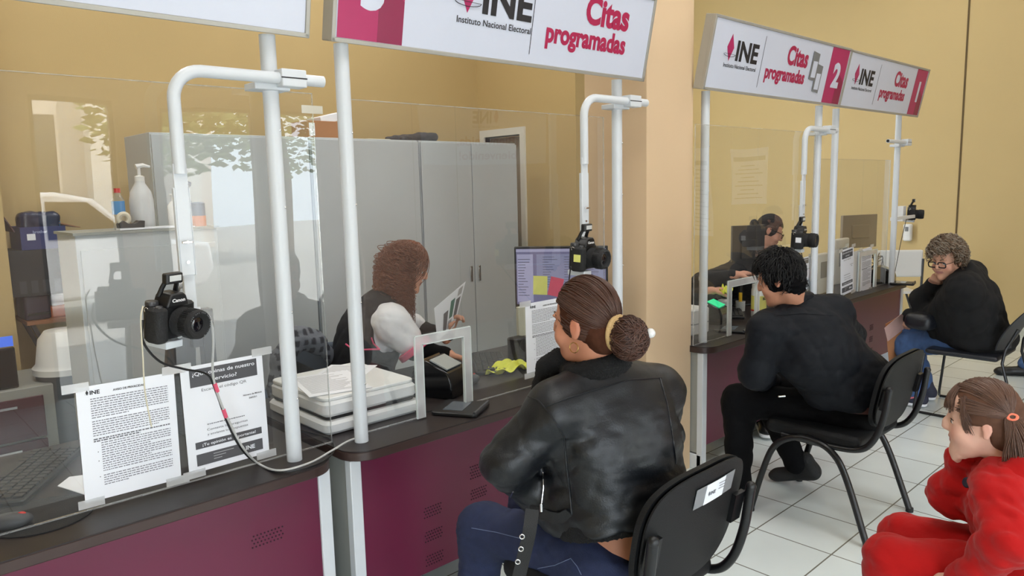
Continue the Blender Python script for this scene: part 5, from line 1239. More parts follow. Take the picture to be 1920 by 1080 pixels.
def torso(sd, J, o=0.0, w=1.0, dpt=1.0, k=.06, lo=True):
    s = nrm(J['shR'] - J['shL']); ch = J['chest']; nb = J['nb']; pe = J['pel']; up = nrm(nb - pe); f = nrm(np.cross(up, s)); A = np.array([s, f, np.cross(s, f)])
    half = np.linalg.norm(J['shR'] - J['shL']) / 2
    if lo: sd.ell(pe + Z1 * .01, ((.165 * w + o), (.125 * dpt + o), .115 + o), A, k)
    mid = (pe + ch) / 2; sd.ell(mid, ((.145 * w + o), (.115 * dpt + o), .17 + o), A, k)
    sd.ell(ch, ((half * .86 * w + o), (.115 * dpt + o), .17 + o), A, k)
    for q in ('shL', 'shR'): sd.cone(nb - up * .035, J[q] + up * .0, .052 + o, .055 + o, .05)
    return s, f, up
def limb(sd, pts, rs, o=0, k=.03): sd.path(pts, [r + o for r in rs], k)
def shoe(root, heel, toe, mt, sole=None, w=.045, name='shoe', up=(0, 0, 1)):
    heel = np.asarray(heel, float); toe = np.asarray(toe, float); d = nrm(toe - heel); u = nrm(np.asarray(up, float) - np.dot(up, d) * d); L = np.linalg.norm(toe - heel)
    sd = SDF(.006); sd.cone(heel + u * .045 + d * .03, toe - d * .05 + u * .032, .046, .034, .03, flat=(np.cross(d, u), 1.0)); sd.cone(heel + u * .05 + d * .04, heel + u * .11 + d * .05, .042, .04, .03)
    sd.ell(toe - d * .055 + u * .03, (w, .062, .03), np.array([np.cross(d, u), d, u]), .03)
    sd.box((heel + toe) / 2 - u * .045, (.2, L, .045), np.array([np.cross(d, u), d, u]), .001, .0, 's')
    o = sd.build(name, mt, root)
    if sole:
        m_ = MB(); m_.rbox((heel + toe) / 2 + u * .008, (w * 2.05, L + .02, .02), .04, np.array([np.cross(d, u), d, u])); m_.build('sole', sole, o)
    return o
def strands(Pth, r, name, mt, root, seg=4, taper=True):   # Pth (S,N,3)
    S, N, _ = Pth.shape; T = np.gradient(Pth, axis=1); T /= np.maximum(np.linalg.norm(T, axis=2, keepdims=True), 1e-9)
    ref = np.tile(np.array([.3, .5, .81]), (S, N, 1)); x = np.cross(T, ref); x /= np.maximum(np.linalg.norm(x, axis=2, keepdims=True), 1e-6); y = np.cross(T, x)
    rr = r * (np.ones(N) if not taper else np.concatenate([np.linspace(.8, 1, N // 2), np.linspace(1, .25, N - N // 2)])); an = np.arange(seg) * 2 * math.pi / seg
    V = Pth[:, :, None, :] + rr[None, :, None, None] * (np.cos(an)[None, None, :, None] * x[:, :, None, :] + np.sin(an)[None, None, :, None] * y[:, :, None, :])
    idx = np.arange(S * N * seg).reshape(S, N, seg); a = idx[:, :-1, :]; b = np.roll(a, -1, 2); c = idx[:, 1:, :]; d = np.roll(c, -1, 2)
    Q = np.stack([a, b, d, c], -1).reshape(-1, 4); W = V.reshape(-1, 3); q = root
    while q is not None: W = W - np.array(q.location); q = q.parent
    me = bpy.data.meshes.new(name); n = len(Q)
    me.vertices.add(len(W)); me.vertices.foreach_set('co', W.astype(np.float32).ravel()); me.loops.add(n * 4); me.loops.foreach_set('vertex_index', Q.astype(np.int32).ravel())
    me.polygons.add(n); me.polygons.foreach_set('loop_start', np.arange(0, n * 4, 4, dtype=np.int32)); me.polygons.foreach_set('loop_total', np.full(n, 4, np.int32)); me.update(calc_edges=True)
    me.materials.append(mt); me.shade_smooth(); o = bpy.data.objects.new(name, me); C.objects.link(o); o.parent = root; return o
SC = np.array([.0815, .1025, .1055])
def scalp(H, D, off=0.0):   # unit directions (…,3) in head frame -> points on the scalp
    D = D / np.linalg.norm(D, axis=-1, keepdims=True); L = D * (SC + off); L = L + np.array([0, -.005, .032]); return H.c + H.k * (L @ H.A)
def slerp(a, b, t):
    a = a / np.linalg.norm(a, axis=-1, keepdims=True); b = b / np.linalg.norm(b, axis=-1, keepdims=True); om = np.arccos(np.clip((a * b).sum(-1, keepdims=True), -1, 1)); so = np.maximum(np.sin(om), 1e-4)
    return (np.sin((1 - t) * om) * a + np.sin(t * om) * b) / so
def cap(H, root, mt, off=.004, front=.035, name='hair', low=-.035, ear=True, disp=None, res=.004, brow=.062):
    sd = SDF(res); sd.ell(H.p(0, -.006, .033), (SC + off) * H.k, H.A)
    sd.ell(H.p(0, -.06, -.045), np.array([.062, .045, .05]) * H.k, H.A, .03)
    sd.box(H.p(0, front + .15, -.1 + brow - .0), np.array([.2, .15, .1]) * H.k, H.A, .01, .015, 's')       # face cut
    sd.box(H.p(0, .10, -.15 + low), np.array([.2, .115, .15]) * H.k, H.A, .01, .01, 's')
    sd.box(H.p(0, 0, -.24 + low - .01), np.array([.2, .2, .15]) * H.k, H.A, .01, .01, 's')
    k_ = mt.name + '_underlayer'
    if k_ not in MATS:
        m2 = mt.copy(); m2.name = k_; b_ = m2.node_tree.nodes['Principled BSDF']; b_.inputs['Roughness'].default_value = .85; b_.inputs['Specular IOR Level'].default_value = .1; MATS[k_] = m2
    gr = fold(.0018, 95, 33)
    return sd.build(name, MATS[k_], root, disp=(lambda X: disp(X) + gr(X)) if disp else gr, smooth=1)
def bun_hair(H, root, mt, bun=(0, -.135, -.005), br=.05, n=520, seed=1, r=.0015, front_low=-.01):
    o = cap(H, root, mt, .001, front=.05, low=-.045); rs = np.random.RandomState(seed); bd = np.array(bun) - np.array([0, -.005, .032])
    th = rs.rand(n) * 2 * math.pi; S_ = []
    for a in th:   # hairline loop
        x = math.sin(a); up = math.cos(a)
        if up > .2: d = (x * .75, .62 + .1 * rs.rand(), .35 + .5 * up)
        elif up > -.35: d = (np.sign(x) * .92, .35 + .28 * rs.rand(), -.08 + up * .9)
        else: d = (x * .9, -.45 - .3 * rs.rand(), -.85)
        S_.append(d)
    S_ = np.array(S_) + rs.randn(n, 3) * .05; t0 = rs.rand(n, 1) ** 1.5 * .6; tt = np.linspace(0, 1, 14)[None, :] * (1 - t0) + t0
    D = slerp(S_[:, None, :], np.tile(bd + 0, (n, 1))[:, None, :] + rs.randn(n, 1, 3) * .006, tt[..., None] * .93)
    Pt = scalp(H, D, 0) + 0; off = (rs.rand(n, 1, 1) * .004 + .0022) * H.k; Pt = Pt + off * (Pt - H.c) / np.linalg.norm(Pt - H.c, axis=-1, keepdims=True)
    strands(Pt, r, 'hair_strands', mt, o)
    bc = H.p(*bun); sd = SDF(.005); sd.ell(bc, np.array([br, br * .8, br]) * .9, H.A); b = sd.build('hair_bun', mt, root)
    m = 260; L = np.linspace(0, 1, 16)[None, :]; a0 = rs.rand(m, 1) * 6.28; tilt = rs.rand(m, 1) * 3.14; ph = rs.rand(m, 1) * 1.4 - .7
    ang = a0 + L * (2.2 + rs.rand(m, 1)); rad = br * (.90 + .12 * rs.rand(m, 1)); e1 = np.stack([np.cos(tilt), np.zeros_like(tilt), np.sin(tilt)], -1); e2 = np.stack([-np.sin(tilt) * np.sin(ph), np.cos(ph), np.cos(tilt) * np.sin(ph)], -1)
    Q = (np.cos(ang)[..., None] * e1 + np.sin(ang)[..., None] * e2) * rad[..., None]; Q[..., 1] *= .85
    strands(bc + Q @ H.A, r * 1.1, 'hair_strands', mt, b)
    return o, b

def person(label, loc, cat='person'): return thing('person', label, cat, loc)

from mathutils.bvhtree import BVHTree
def on(obj, pts, off=.001):   # photo pixels -> points on the surface of a built part
    k = obj.name
    if k not in BV:
        L = np.zeros(3); q = obj
        while q is not None: L += np.array(q.location); q = q.parent
        me = obj.data; V = [Vector(tuple(np.array(v.co) + L)) for v in me.vertices]; BV[k] = BVHTree.FromPolygons(V, [tuple(p.vertices) for p in me.polygons])
    out = []
    for px, py in pts:
        d = RW @ np.array([px - 960, py - 540, F]); h = BV[k].ray_cast(Vector(CO), Vector(d).normalized())
        if h[0] is not None: out.append(np.array(h[0]) - nrm(d) * off)
    return out
BV = {}
def line_on(obj, pts, r, mt, name='seam', off=.001, n=8):
    q = []
    for i in range(len(pts) - 1):
        for j in range(n): t = j / n; q.append((pts[i][0] * (1 - t) + pts[i + 1][0] * t, pts[i][1] * (1 - t) + pts[i + 1][1] * t))
    q.append(pts[-1]); w_ = on(obj, q, off)
    if len(w_) > 2: return MB().tube(smoothpath(w_, 2), r, 6).build(name, mt, obj)

# ---- 1. woman in a black leather jacket (back to us)
R1 = person('woman in black leather jacket with hair in a bun, her back to us', (1.68, 1.35, 0))
J = dict(pel=V3(1.68, 1.31, .57), chest=V3(1.675, 1.36, .90), nb=V3(1.645, 1.39, 1.10), shL=V3(1.48, 1.41, 1.02), shR=V3(1.875, 1.35, 1.00))
H = Head((1.615, 1.41, 1.252), (-.12, 1, -.10), (0, .10, 1), .98)
eL = P(950, 868, 1.50); wL = P(1030, 950, 1.60); eR = V3(2.0, 1.42, .80); wR = V3(1.82, 1.70, .72)
kL = P(905, 990, 1.80); kR = V3(1.76, 1.80, .53); aL = V3(1.46, 1.80, .09); aR = V3(1.74, 1.86, .09); hL = V3(1.59, 1.34, .545); hR = V3(1.78, 1.34, .545)
sd = SDF(.005); torso(sd, J, -.012); add_head(sd, H, J['nb'] + V3(0, 0, .0)); 
for a, b, c in ((J['shL'], eL, wL), (J['shR'], eR, wR)): limb(sd, [a, b, c], [.047, .038, .026])
for a, b, c in ((hL, kL, aL), (hR, kR, aR)): limb(sd, [a, b, c], [.08, .055, .036])
hand(sd, wL, (.5, .8, -.1), (0, 0, -1), (1, 0, 0), (.3, .3, .35, .4)); hand(sd, wR, (-.6, .7, -.1), (0, 0, -1), (-1, 0, 0), (.3, .3, .35, .4))
sd.build('body', skinm, R1, color=skin_col(H, (196, 134, 104)))
eyes(H, R1); brows(H, R1, hairbun)
sd = SDF(.006); sv, fv, uv = torso(sd, J, .030, 1.10, 1.15, .07, lo=False)
limb(sd, [J['shL'], eL, wL - (wL - eL) * .08], [.072, .066, .047], 0, .04); limb(sd, [J['shR'], eR, wR - (wR - eR) * .08], [.072, .066, .047], 0, .04)
sd.ell(V3(1.68, 1.335, .70), (.205, .165, .13), np.array([sv, fv, uv]), .06); sd.ell(V3(1.60, 1.46, .72), (.15, .14, .12), None, .06)
hem = .655; An = np.array([X1, nrm((0, 1, -.25)), nrm((0, .25, 1))]); sd.box((1.68, 1.35, hem - .15), (.5, .5, .15), An, .002, .01, 's')
def jfold(X):
    o = fold(.006, 18, 5, (.3, 0, 1), .5)(X) + fold(.003, 34, 9, (.4, .3, .9), .5)(X); return o * np.clip((1.10 - X[:, 2]) / .12, .15, 1)
jk = sd.build('leather_jacket', leather, R1, disp=jfold, smooth=2)
def seam(sd_, pts, root, r=.0022, mt=None, n=8, off=.0008, name='seam'):
    q = sd_.proj(np.array(smoothpath(pts, n)), off); return MB().tube(list(q), r, 6).build(name, mt or leather, root)
for ln in ([(1022, 762), (1060, 748), (1100, 735), (1180, 712), (1240, 708)], [(988, 742), (1010, 752), (1030, 775), (1048, 802), (1058, 820)], [(1058, 820), (1062, 870), (1068, 920), (1072, 965)], [(1238, 710), (1252, 760), (1262, 820), (1268, 870)]): line_on(jk, ln, .0028, leather)
line_on(jk, [(1018, 885), (1019, 915), (1015, 948)], .0022, chrome, 'zipper', .002); line_on(jk, [(962, 922), (953, 940), (949, 962)], .002, chrome, 'zipper', .002)
for px, py in ((1015, 952), (949, 966), (933, 926)):
    for c_ in on(jk, [(px, py)], .004): MB().rbox(c_, (.009, .006, .026), .003, A2(.7, -.7)).build('zip_pull', chrome, jk)
# fleece hem band, belt, collar
sb = SDF(.006); A_ = np.array([sv, fv, Z1]); sb.ell(V3(1.68, 1.335, hem + .01), (.224, .186, .12), A_); sb.box((1.68, 1.35, hem + .03 + .14), (.5, .5, .12), An, .002, .006, 's'); sb.box((1.68, 1.35, hem - .012 - .15), (.5, .5, .15), An, .002, .004, 's')
sb.build('fleece_hem', furm, jk, disp=lambda X: .003 * np.sin(X @ np.array([310., 250, 280])) * np.sin(X @ np.array([-200., 330, 190])), smooth=0)
bw = on(jk, [(1068, 962), (1052, 970), (1036, 970), (1020, 965), (1004, 958), (994, 954)], .006)
if len(bw) > 3: MB().ribbon(smoothpath(bw), V3(-.6, -.8, 0), .034, .004).build('belt', mat('black_belt_webbing', (24, 24, 25), .7, bump=.3, bs=400), jk)
mat('black_belt_webbing', (24, 24, 25), .7, bump=.3, bs=400)
b1 = P(998, 955, 1.34); b2 = P(992, 1000, 1.33); b3 = P(978, 1060, 1.36); b4 = P(968, 1100, 1.37); bl_ = MB().ribbon(smoothpath([b1, b2, b3, b4]), V3(-.65, -.75, 0), .036, .004).build('hanging_belt_end', MATS['black_belt_webbing'], jk)
for px, py in ((978, 1003), (976, 1026), (970, 1050)): MB().torus(P(px, py, 1.335) + V3(-.006, -.008, 0), .006, .0016, (nrm((.75, -.65, 0)), Z1, nrm((-.65, -.75, 0)))).build('eyelet', chrome, bl_)
sc_ = SDF(.006); ring = [J['nb'] + V3(.072 * math.cos(a) - .01, .070 * math.sin(a) + .005, .015 + .02 * math.cos(a) * .3 + .03 * (-math.sin(a)) * .6) for a in np.linspace(0, 2 * math.pi, 15)]
sc_.path(ring, [.030] * 15, .02); sc_.path([ring[11] * 0 + P(1048, 672, 1.50), P(1028, 690, 1.54), P(1018, 725, 1.56), P(1010, 765, 1.56)], [.032, .034, .03, .026], .02)
sc_.build('fleece_collar', furm, jk, disp=lambda X: .0035 * np.sin(X @ np.array([330., 210, 280])) * np.sin(X @ np.array([-220., 300, 210])) , smooth=0)
sd = SDF(.006); pz = .555
sd.ell(V3(1.68, 1.325, .53), (.205, .175, .125), None, .05); limb(sd, [hL, kL, aL], [.105, .075, .058], 0, .05); limb(sd, [hR, kR, aR], [.105, .075, .058], 0, .05)
sd.box((1.70, 1.10, pz + .10), (.45, .32, .12), np.array([X1, nrm((0, 1, .55)), nrm((0, -.55, 1))]), .002, .006, 's'); sd.box((1.68, 1.5, .78), (.5, .5, .14), None, .002, .006, 's')
jn = sd.build('jeans', denimd, R1, disp=fold(.006, 26, 8))
try:
    st_ = mat('denim_stitch', (104, 116, 146), .8)
    for ln in ([(1008, 1066), (1040, 1060), (1070, 1047)], [(1070, 1047), (1082, 1062), (1090, 1078)], [(884, 990), (930, 998), (985, 1012)]): line_on(jn, ln, .0011, st_, 'denim_seam')
except Exception as e: print(e)
for a in (aL, aR): shoe(R1, (a[0], a[1] - .06, 0), (a[0] - .02, a[1] + .19, 0), blackp)
ho, hb = bun_hair(H, R1, hairbun, (.0, -.142, -.045), .064, 620, 2)
bc = H.p(0, -.112, -.032); nbd = nrm(H.f * -1 - H.u * .12); x_, y_, z_ = frame(nbd, (0, 0, 1))
for rr, tt in ((.040, .013), (.046, .009)): MB().torus(bc + nbd * (.0 if rr < .045 else -.009), rr, tt, (x_, y_, z_), 32, 10).build('scrunchie', beige, R1)
MB().sphere(H.p(.03, -.195, -.035), .014, 12, 8).build('hair_pin', whitep, hb)
er = H.p(-.083, -.005, -.062); MB().torus(er, .0145, .0014, (nrm(H.f), H.u, H.s), 28, 8).build('hoop_earring', gold, R1)

# ---- 2. man in a black shirt
R2 = person('man with short black hair in a black shirt, seated and leaning over the counter', (3.6, 1.5, 0))
J = dict(pel=V3(3.62, 1.40, .57), shL=P(1438, 618, 1.68), shR=P(1562, 588, 1.50)); J['nb'] = P(1500, 578, 1.62); J['chest'] = (J['shL'] + J['shR']) / 2 + V3(.03, -.05, -.11)
H = Head(P(1463, 522, 1.67), (-.12, 1, -.38), (-.02, .38, 1), .98)
eL = P(1415, 700, 1.74); wL = P(1452, 722, 1.90); eR = V3(4.0, 1.62, .82); wR = V3(3.75, 1.92, .64)
hL = V3(3.53, 1.42, .55); hR = V3(3.72, 1.42, .55); kL = P(1385, 752, 1.93); kR = V3(3.72, 1.98, .53); aL = G(1385, 905, .09); aR = G(1492, 868, .13)
sd = SDF(.005); torso(sd, J, -.012); add_head(sd, H, J['nb'])
for a, b, c in ((J['shL'], eL, wL), (J['shR'], eR, wR)): limb(sd, [a, b, c], [.05, .04, .028])
for a, b, c in ((hL, kL, aL), (hR, kR, aR)): limb(sd, [a, b, c], [.08, .055, .04])
hand(sd, wL, (.7, .7, 0), (0, 0, -1), (1, 0, 0), (.3, .3, .35, .4)); hand(sd, wR, (-.5, .8, -.1), (0, 0, -1), (-1, 0, 0), (.3, .3, .35, .4))
sd.build('body', skinm, R2, color=skin_col(H, (196, 140, 112))); eyes(H, R2); brows(H, R2, hairbl)
sd = SDF(.007); sv, fv, uv = torso(sd, J, .028, 1.10, 1.15, .08, lo=False)
sd.ell(V3(3.61, 1.40, .66), (.20, .15, .14), None, .08)
limb(sd, [J['shL'], eL, wL], [.072, .066, .048], 0, .05); limb(sd, [J['shR'], eR, wR], [.068, .062, .045], 0, .06)
sd.box((3.62, 1.40, .575 - .15), (.5, .5, .15), None, .002, .01, 's')
sh = sd.build('black_shirt', shirtb, R2, disp=lambda X: fold(.008, 17, 11, (.5, .2, .8), .4)(X) + fold(.003, 40, 3)(X))
sc_ = SDF(.006); sc_.path([J['nb'] + V3(.062 * math.cos(a) - .01, .062 * math.sin(a) + .02, .045 - .01 * math.sin(a)) for a in np.linspace(0, 2 * math.pi, 13)], [.026] * 13, .01); sc_.build('collar', shirtb, sh)
line_on(sh, [(1452, 592), (1505, 588), (1570, 592)], .0014, shirtb)
sd = SDF(.007); sd.ell(V3(3.62, 1.40, .535), (.19, .16, .115), None, .05); limb(sd, [hL, kL, aL], [.10, .078, .062], 0, .05); limb(sd, [hR, kR, aR], [.10, .078, .060], 0, .05); sd.build('black_trousers', mat('black_twill', (10, 10, 12), .85, bump=.2, bs=300, spec=.15), R2, disp=fold(.006, 22, 6))
bq = MB(); bq.ribbon([V3(3.62 + .205 * math.cos(a), 1.40 + .170 * math.sin(a), .585) for a in np.linspace(math.pi * .85, math.pi * 2.15, 20)], [V3(math.cos(a), math.sin(a), 0) for a in np.linspace(math.pi * .85, math.pi * 2.15, 20)], .032, .004); bq.build('belt', leatherb, R2)
MB().box(P(1466, 743, 1.62), (.035, .006, .006), A2(.8, -.5)).build('key_clip', chrome, R2)
d_ = nrm(kL - hL); shoe(R2, (aL[0] + .01, aL[1] - .07, 0), (aL[0] - .0, aL[1] + .20, 0), blackp)
shoe(R2, (aR[0] + .03, aR[1] - .12, .06), (aR[0] - .02, aR[1] + .13, .0), blackr, up=(0, .25, 1))
def short_hair(H, root, mt, n, seed, L, r, curl=0.0, down=.5, low=-.35, off=.0, turns=2.0, N=10):
    rs = np.random.RandomState(seed); D = []
    while len(D) < n:
        d = rs.randn(3); d /= np.linalg.norm(d)
        if d[2] < low: continue
        if d[1] > .35 and d[2] < .45 + .25 * (d[1] - .35): continue
        if abs(d[0]) > .6 and d[1] > -.3 and d[2] < .0: continue
        D.append(d)
    D = np.array(D); crown = np.array([0, -.45, .9]); tan = D - crown * (D @ crown)[:, None] * 0 - crown; tan = tan - D * (tan * D).sum(1, keepdims=True); tan /= np.maximum(np.linalg.norm(tan, axis=1, keepdims=True), 1e-6)
    tan = tan + rs.randn(n, 3) * .35; t = np.linspace(0, 1, N)[None, :, None]; l = (L * (.7 + .6 * rs.rand(n)))[:, None, None]
    D2 = D[:, None, :] + tan[:, None, :] * t * l / .1; base = scalp(H, D2, off); nv = (base - H.c); nv /= np.linalg.norm(nv, axis=-1, keepdims=True)
    lift = .003 + .012 * np.sin(t * 2.6) * rs.rand(n)[:, None, None] * (1 - down) * 2; Q = base + nv * lift
    if curl:
        a = t * turns * 6.28 + rs.rand(n)[:, None, None] * 6.28; e1 = np.cross(tan, D); e1 /= np.linalg.norm(e1, axis=1, keepdims=True); e1 = (e1 @ H.A)[:, None, :]; Q = Q + curl * (np.cos(a) * e1 + (np.sin(a) + 1.0) * nv)
    Q = Q - Z1 * (t ** 2) * .004
    return strands(Q, r, 'hair_strands', mt, root)
o = cap(H, R2, hairbl, .009, front=.05, low=-.085, disp=fold(.009, 60, 14), brow=.058); short_hair(H, o, hairbl, 1700, 4, .045, .0016, down=.2, off=.006, low=-.72)

# ---- 3. older woman looking this way, hand at her mouth
R3 = person('older woman with glasses and short curly hair in a black cardigan, hand at her mouth', (5.82, 1.52, 0))
J = dict(pel=V3(5.84, 1.53, .55), shL=P(1808, 545, 1.50), shR=V3(6.0, 1.60, .95)); J['nb'] = P(1803, 512, 1.58); J['chest'] = (J['shL'] + J['shR']) / 2 + V3(0, -.02, -.14)
H = Head(P(1776, 487, 1.64), (-1.0, .30, -.28), (-.30, .10, 1), 1.0)
eL = P(1768, 588, 1.68); wL = P(1708, 592, 1.93); eR = P(1727, 562, 1.86); wR = P(1751, 529, 1.75)
hL = V3(5.74, 1.48, .53); hR = V3(5.95, 1.48, .53); kL = P(1700, 645, 1.95); kR = V3(5.95, 1.98, .52); aL = G(1716, 738, .09); aR = G(1733, 726, .09)
sd = SDF(.005); torso(sd, J, -.01); add_head(sd, H, J['nb'], fat=1.12)
for a, b, c in ((J['shL'], eL, wL), (J['shR'], eR, wR)): limb(sd, [a, b, c], [.05, .04, .028])
for a, b, c in ((hL, kL, aL), (hR, kR, aR)): limb(sd, [a, b, c], [.085, .058, .04])
hand(sd, wR, H.p(-.01, .125, -.075) - wR, H.c - wR, (0, .2, -1), (1.1, 1.15, 1.2, 1.25), 1.0)
hand(sd, wL, (-.15, .35, -1), (1, .2, 0), (0, 1, .2), (1.0, 1.0, 1.05, 1.1), .95)
sd.build('body', skinm, R3, color=skin_col(H, (206, 156, 130), (.42, .18, .16), .22)); eyes(H, R3, V3(-1, -.15, 0)); brows(H, R3, hairgr, .0016)
g = MB(); bk = mat('glasses_black', (20, 18, 22), .25)
for q in (-1, 1):
    cc = H.p(q * .034, .110, .0); g.tube([cc + H.k * (np.sign(math.cos(a)) * abs(math.cos(a)) ** .6 * .027 * H.s + np.sign(math.sin(a)) * abs(math.sin(a)) ** .6 * .0185 * H.u) for a in np.linspace(0, 2 * math.pi, 33)], .0042, 6); g.tube([H.p(q * .061, .108, .006), H.p(q * .078, .08, .008), H.p(q * .085, -.01, .006)], .002, 6)
g.tube([H.p(-.008, .112, .004), H.p(0, .116, .006), H.p(.008, .112, .004)], .002, 6); g.build('glasses', bk, R3)
sd = SDF(.008); sv, fv, uv = torso(sd, J, .045, 1.12, 1.12, .08, lo=False); sd.ell(V3(5.84, 1.53, .62), (.23, .19, .16), None, .08); sd.cone(V3(5.84, 1.46, .56), V3(5.8, 1.70, .53), .13, .09, .06, flat=(Z1, .8))
limb(sd, [J['shL'], eL, wL], [.082, .072, .050], 0, .09); limb(sd, [J['shR'], eR, wR + (eR - wR) * .1], [.08, .066, .048], 0, .05); sd.cone(J['nb'], J['nb'] + V3(-.01, .01, .05), .085, .062, .03)
sd.ell(V3(5.86, 1.47, .53), (.25, .22, .11), None, .05); sd.box((5.8, 1.5, .455 - .12), (.6, .6, .12), None, .002, .01, 's')
sd.build('black_cardigan', mat('black_knit', (13, 13, 15), .95, bump=.4, bs=350), R3, disp=fold(.008, 16, 21, (0, .5, .8)))
sd = SDF(.008); sd.ell(V3(5.84, 1.47, .52), (.18, .16, .10), None, .05); limb(sd, [hL, kL, aL + V3(0, 0, .02)], [.10, .078, .062], 0, .05); limb(sd, [hR, kR, aR + V3(0, 0, .02)], [.10, .078, .06], 0, .05); sd.build('jeans', deniml, R3, disp=fold(.007, 26, 31))
navy = mat('trainer_navy', (46, 48, 66), .7); ws = mat('trainer_white_sole', (224, 226, 230), .5)
for a in (aL, aR):
    o = shoe(R3, (a[0] + .01, a[1] - .07, .01), (a[0] - .05, a[1] + .17, .01), navy, ws)
    MB().tube([a + V3(-.045, -.02, -.01), a + V3(-.05, .04, -.035), a + V3(-.055, .09, -.05)], [.008, .010, .006], 8).build('pink_stripe', mat('trainer_pink', (220, 120, 130), .6), o)
o = cap(H, R3, hairgr, .006, front=.03, low=-.02, disp=fold(.008, 70, 17), brow=.07); short_hair(H, o, hairgr, 850, 8, .04, .0020, curl=.014, low=-.5, off=.008, turns=1.9, N=18); short_hair(H, o, mat('grey_hair', (150, 138, 122), .5), 330, 18, .04, .0017, curl=.015, low=-.4, off=.010, turns=1.9, N=18)
ev = thing('envelope', 'brown paper envelope held in the older woman’s lowered hand', 'envelope', P(1690, 700, 1.98)); a, b, c, d = P(1660, 608, 2.04), P(1692, 590, 1.98), P(1690, 697, 1.99), P(1668, 694, 2.04)
b_ = MB(); b_.add([a, b, c, d] + [q + V3(.02, .006, 0) for q in (a, b, c, d)], [(0, 1, 2, 3), (7, 6, 5, 4), (0, 4, 5, 1), (1, 5, 6, 2), (2, 6, 7, 3), (3, 7, 4, 0)]); b_.build('envelope_body', mat('kraft_paper', (178, 120, 78), .8), ev)
b_ = MB(); a, b, c, d = P(1658, 615, 2.03), P(1690, 588, 1.97), P(1708, 606, 1.96), P(1664, 640, 2.03); b_.add([a, b, c, d] + [q + V3(-.006, -.004, 0) for q in (a, b, c, d)], [(0, 1, 2, 3), (7, 6, 5, 4), (0, 4, 5, 1), (1, 5, 6, 2), (2, 6, 7, 3), (3, 7, 4, 0)]); b_.build('clear_wrap', mat('pinkish_plastic', (204, 166, 156), .35), ev)
sd = SDF(.008); sd.box(P(1728, 602, 1.78), (.09, .08, .055), A2(.2, 1), .04); o = sd.build('handbag', mat('black_handbag', (24, 26, 32), .4, bump=.2), None, disp=fold(.005, 30, 2)); tag(o, 'black handbag on the older woman’s lap', 'handbag')

# ---- 4. little girl in red
R4 = person('little girl with a brown ponytail in a red velour tracksuit, chin on her hand', (2.42, .5, 0))
H = Head((2.37, .575, .955), (-.20, 1, -.10), (.02, .10, 1), .88)
J = dict(pel=V3(2.42, .45, .56), chest=V3(2.40, .49, .72), nb=V3(2.38, .515, .835), shL=PX(1872, 925, 2.28), shR=V3(2.49, .53, .79))
eL = PX(1893, 1012, 2.19); wL = PX(1800, 1088, 2.22); eR = PX(1782, 930, 2.44); wR = PX(1806, 858, 2.41)
hL = V3(2.34, .47, .535); hR = V3(2.48, .47, .535); kL = PX(1672, 1052, 2.28); kR = PX(1695, 1010, 2.46); aL = kL + V3(.02, .03, -.30); aR = kR + V3(.02, .02, -.30)
sd = SDF(.004); s_ = nrm(J['shR'] - J['shL'])
sd.ell(J['pel'], (.11, .09, .08), None, .04); sd.ell((J['pel'] + J['chest']) / 2, (.10, .08, .12), None, .04); sd.ell(J['chest'], (.10, .08, .11), None, .04); add_head(sd, H, J['nb'], True, .040, 1.1)
for a, b, c in ((J['shL'], eL, wL), (J['shR'], eR, wR)): limb(sd, [a, b, c], [.032, .027, .020])
for a, b, c in ((hL, kL, aL), (hR, kR, aR)): limb(sd, [a, b, c], [.055, .04, .028])
hand(sd, wR, H.p(-.03, .10, -.085) - wR, (.2, -1, .2), (0, .3, 1), (.9, 1.0, 1.1, 1.1), .72); hand(sd, wL, (-.1, .9, -.3), (.3, 0, -1), (1, 0, 0), (.4, .4, .5, .5), .66)
sd.build('body', skinm, R4, color=skin_col(H, (222, 176, 154), (.50, .20, .19), .28)); eyes(H, R4); lm = MB()
for q in (-1, 1): lm.tube([H.p(q * .020, .0905, .009), H.p(q * .032, .0915, .0125), H.p(q * .045, .083, .008)], .0013, 6)
lm.build('eyelash', mat('lash_dark', (40, 28, 24), .6), R4)
brows(H, R4, hairgirl, .0010)
sd = SDF(.006); sd.ell(J['pel'] + V3(0, 0, .05), (.145, .125, .12), None, .06); sd.ell(J['chest'], (.135, .115, .15), None, .06)
for q in ('shL', 'shR'): sd.cone(J['nb'] - Z1 * .03, J[q], .055, .062, .04)
limb(sd, [J['shL'], eL, wL], [.058, .056, .038], 0, .05); limb(sd, [J['shR'], eR, wR], [.052, .050, .034], 0, .05)
sd.path([wR + (wR - eR) * .02, wR - nrm(wR - eR) * .035], [.040, .040], .01)
tk = sd.build('red_jacket', redvel, R4, disp=lambda X: fold(.010, 24, 41, (.2, .2, .9), .35)(X) + fold(.003, 60, 2)(X))
sh_ = SDF(.006); sh_.path([J['nb'] + V3(.07 * math.cos(a), .06 * math.sin(a) - .01, .0 - .03 * math.sin(a)) for a in np.linspace(math.pi * .9, math.pi * 2.1, 9)], [.030, .035, .040, .045, .048, .045, .040, .035, .03], .02); sh_.ell(J['nb'] + V3(0, -.09, -.04), (.09, .045, .07), None, .03); sh_.build('hood', redvel, tk, disp=fold(.006, 35, 6))
q = sd.proj(np.array([PX(1803, 905, 2.3)]), .003)[0]; MB().sphere(q, (.005, .012, .016), 10, 8).build('badge', mat('badge_navy', (30, 26, 50), .5), tk)
sd = SDF(.006); sd.ell(J['pel'] - Z1 * .01, (.14, .12, .085), None, .04); limb(sd, [hL, kL, aL], [.088, .072, .055], 0, .04); limb(sd, [hR, kR, aR], [.088, .070, .055], 0, .04); sd.build('red_trousers', redvel, R4, disp=fold(.007, 30, 12))
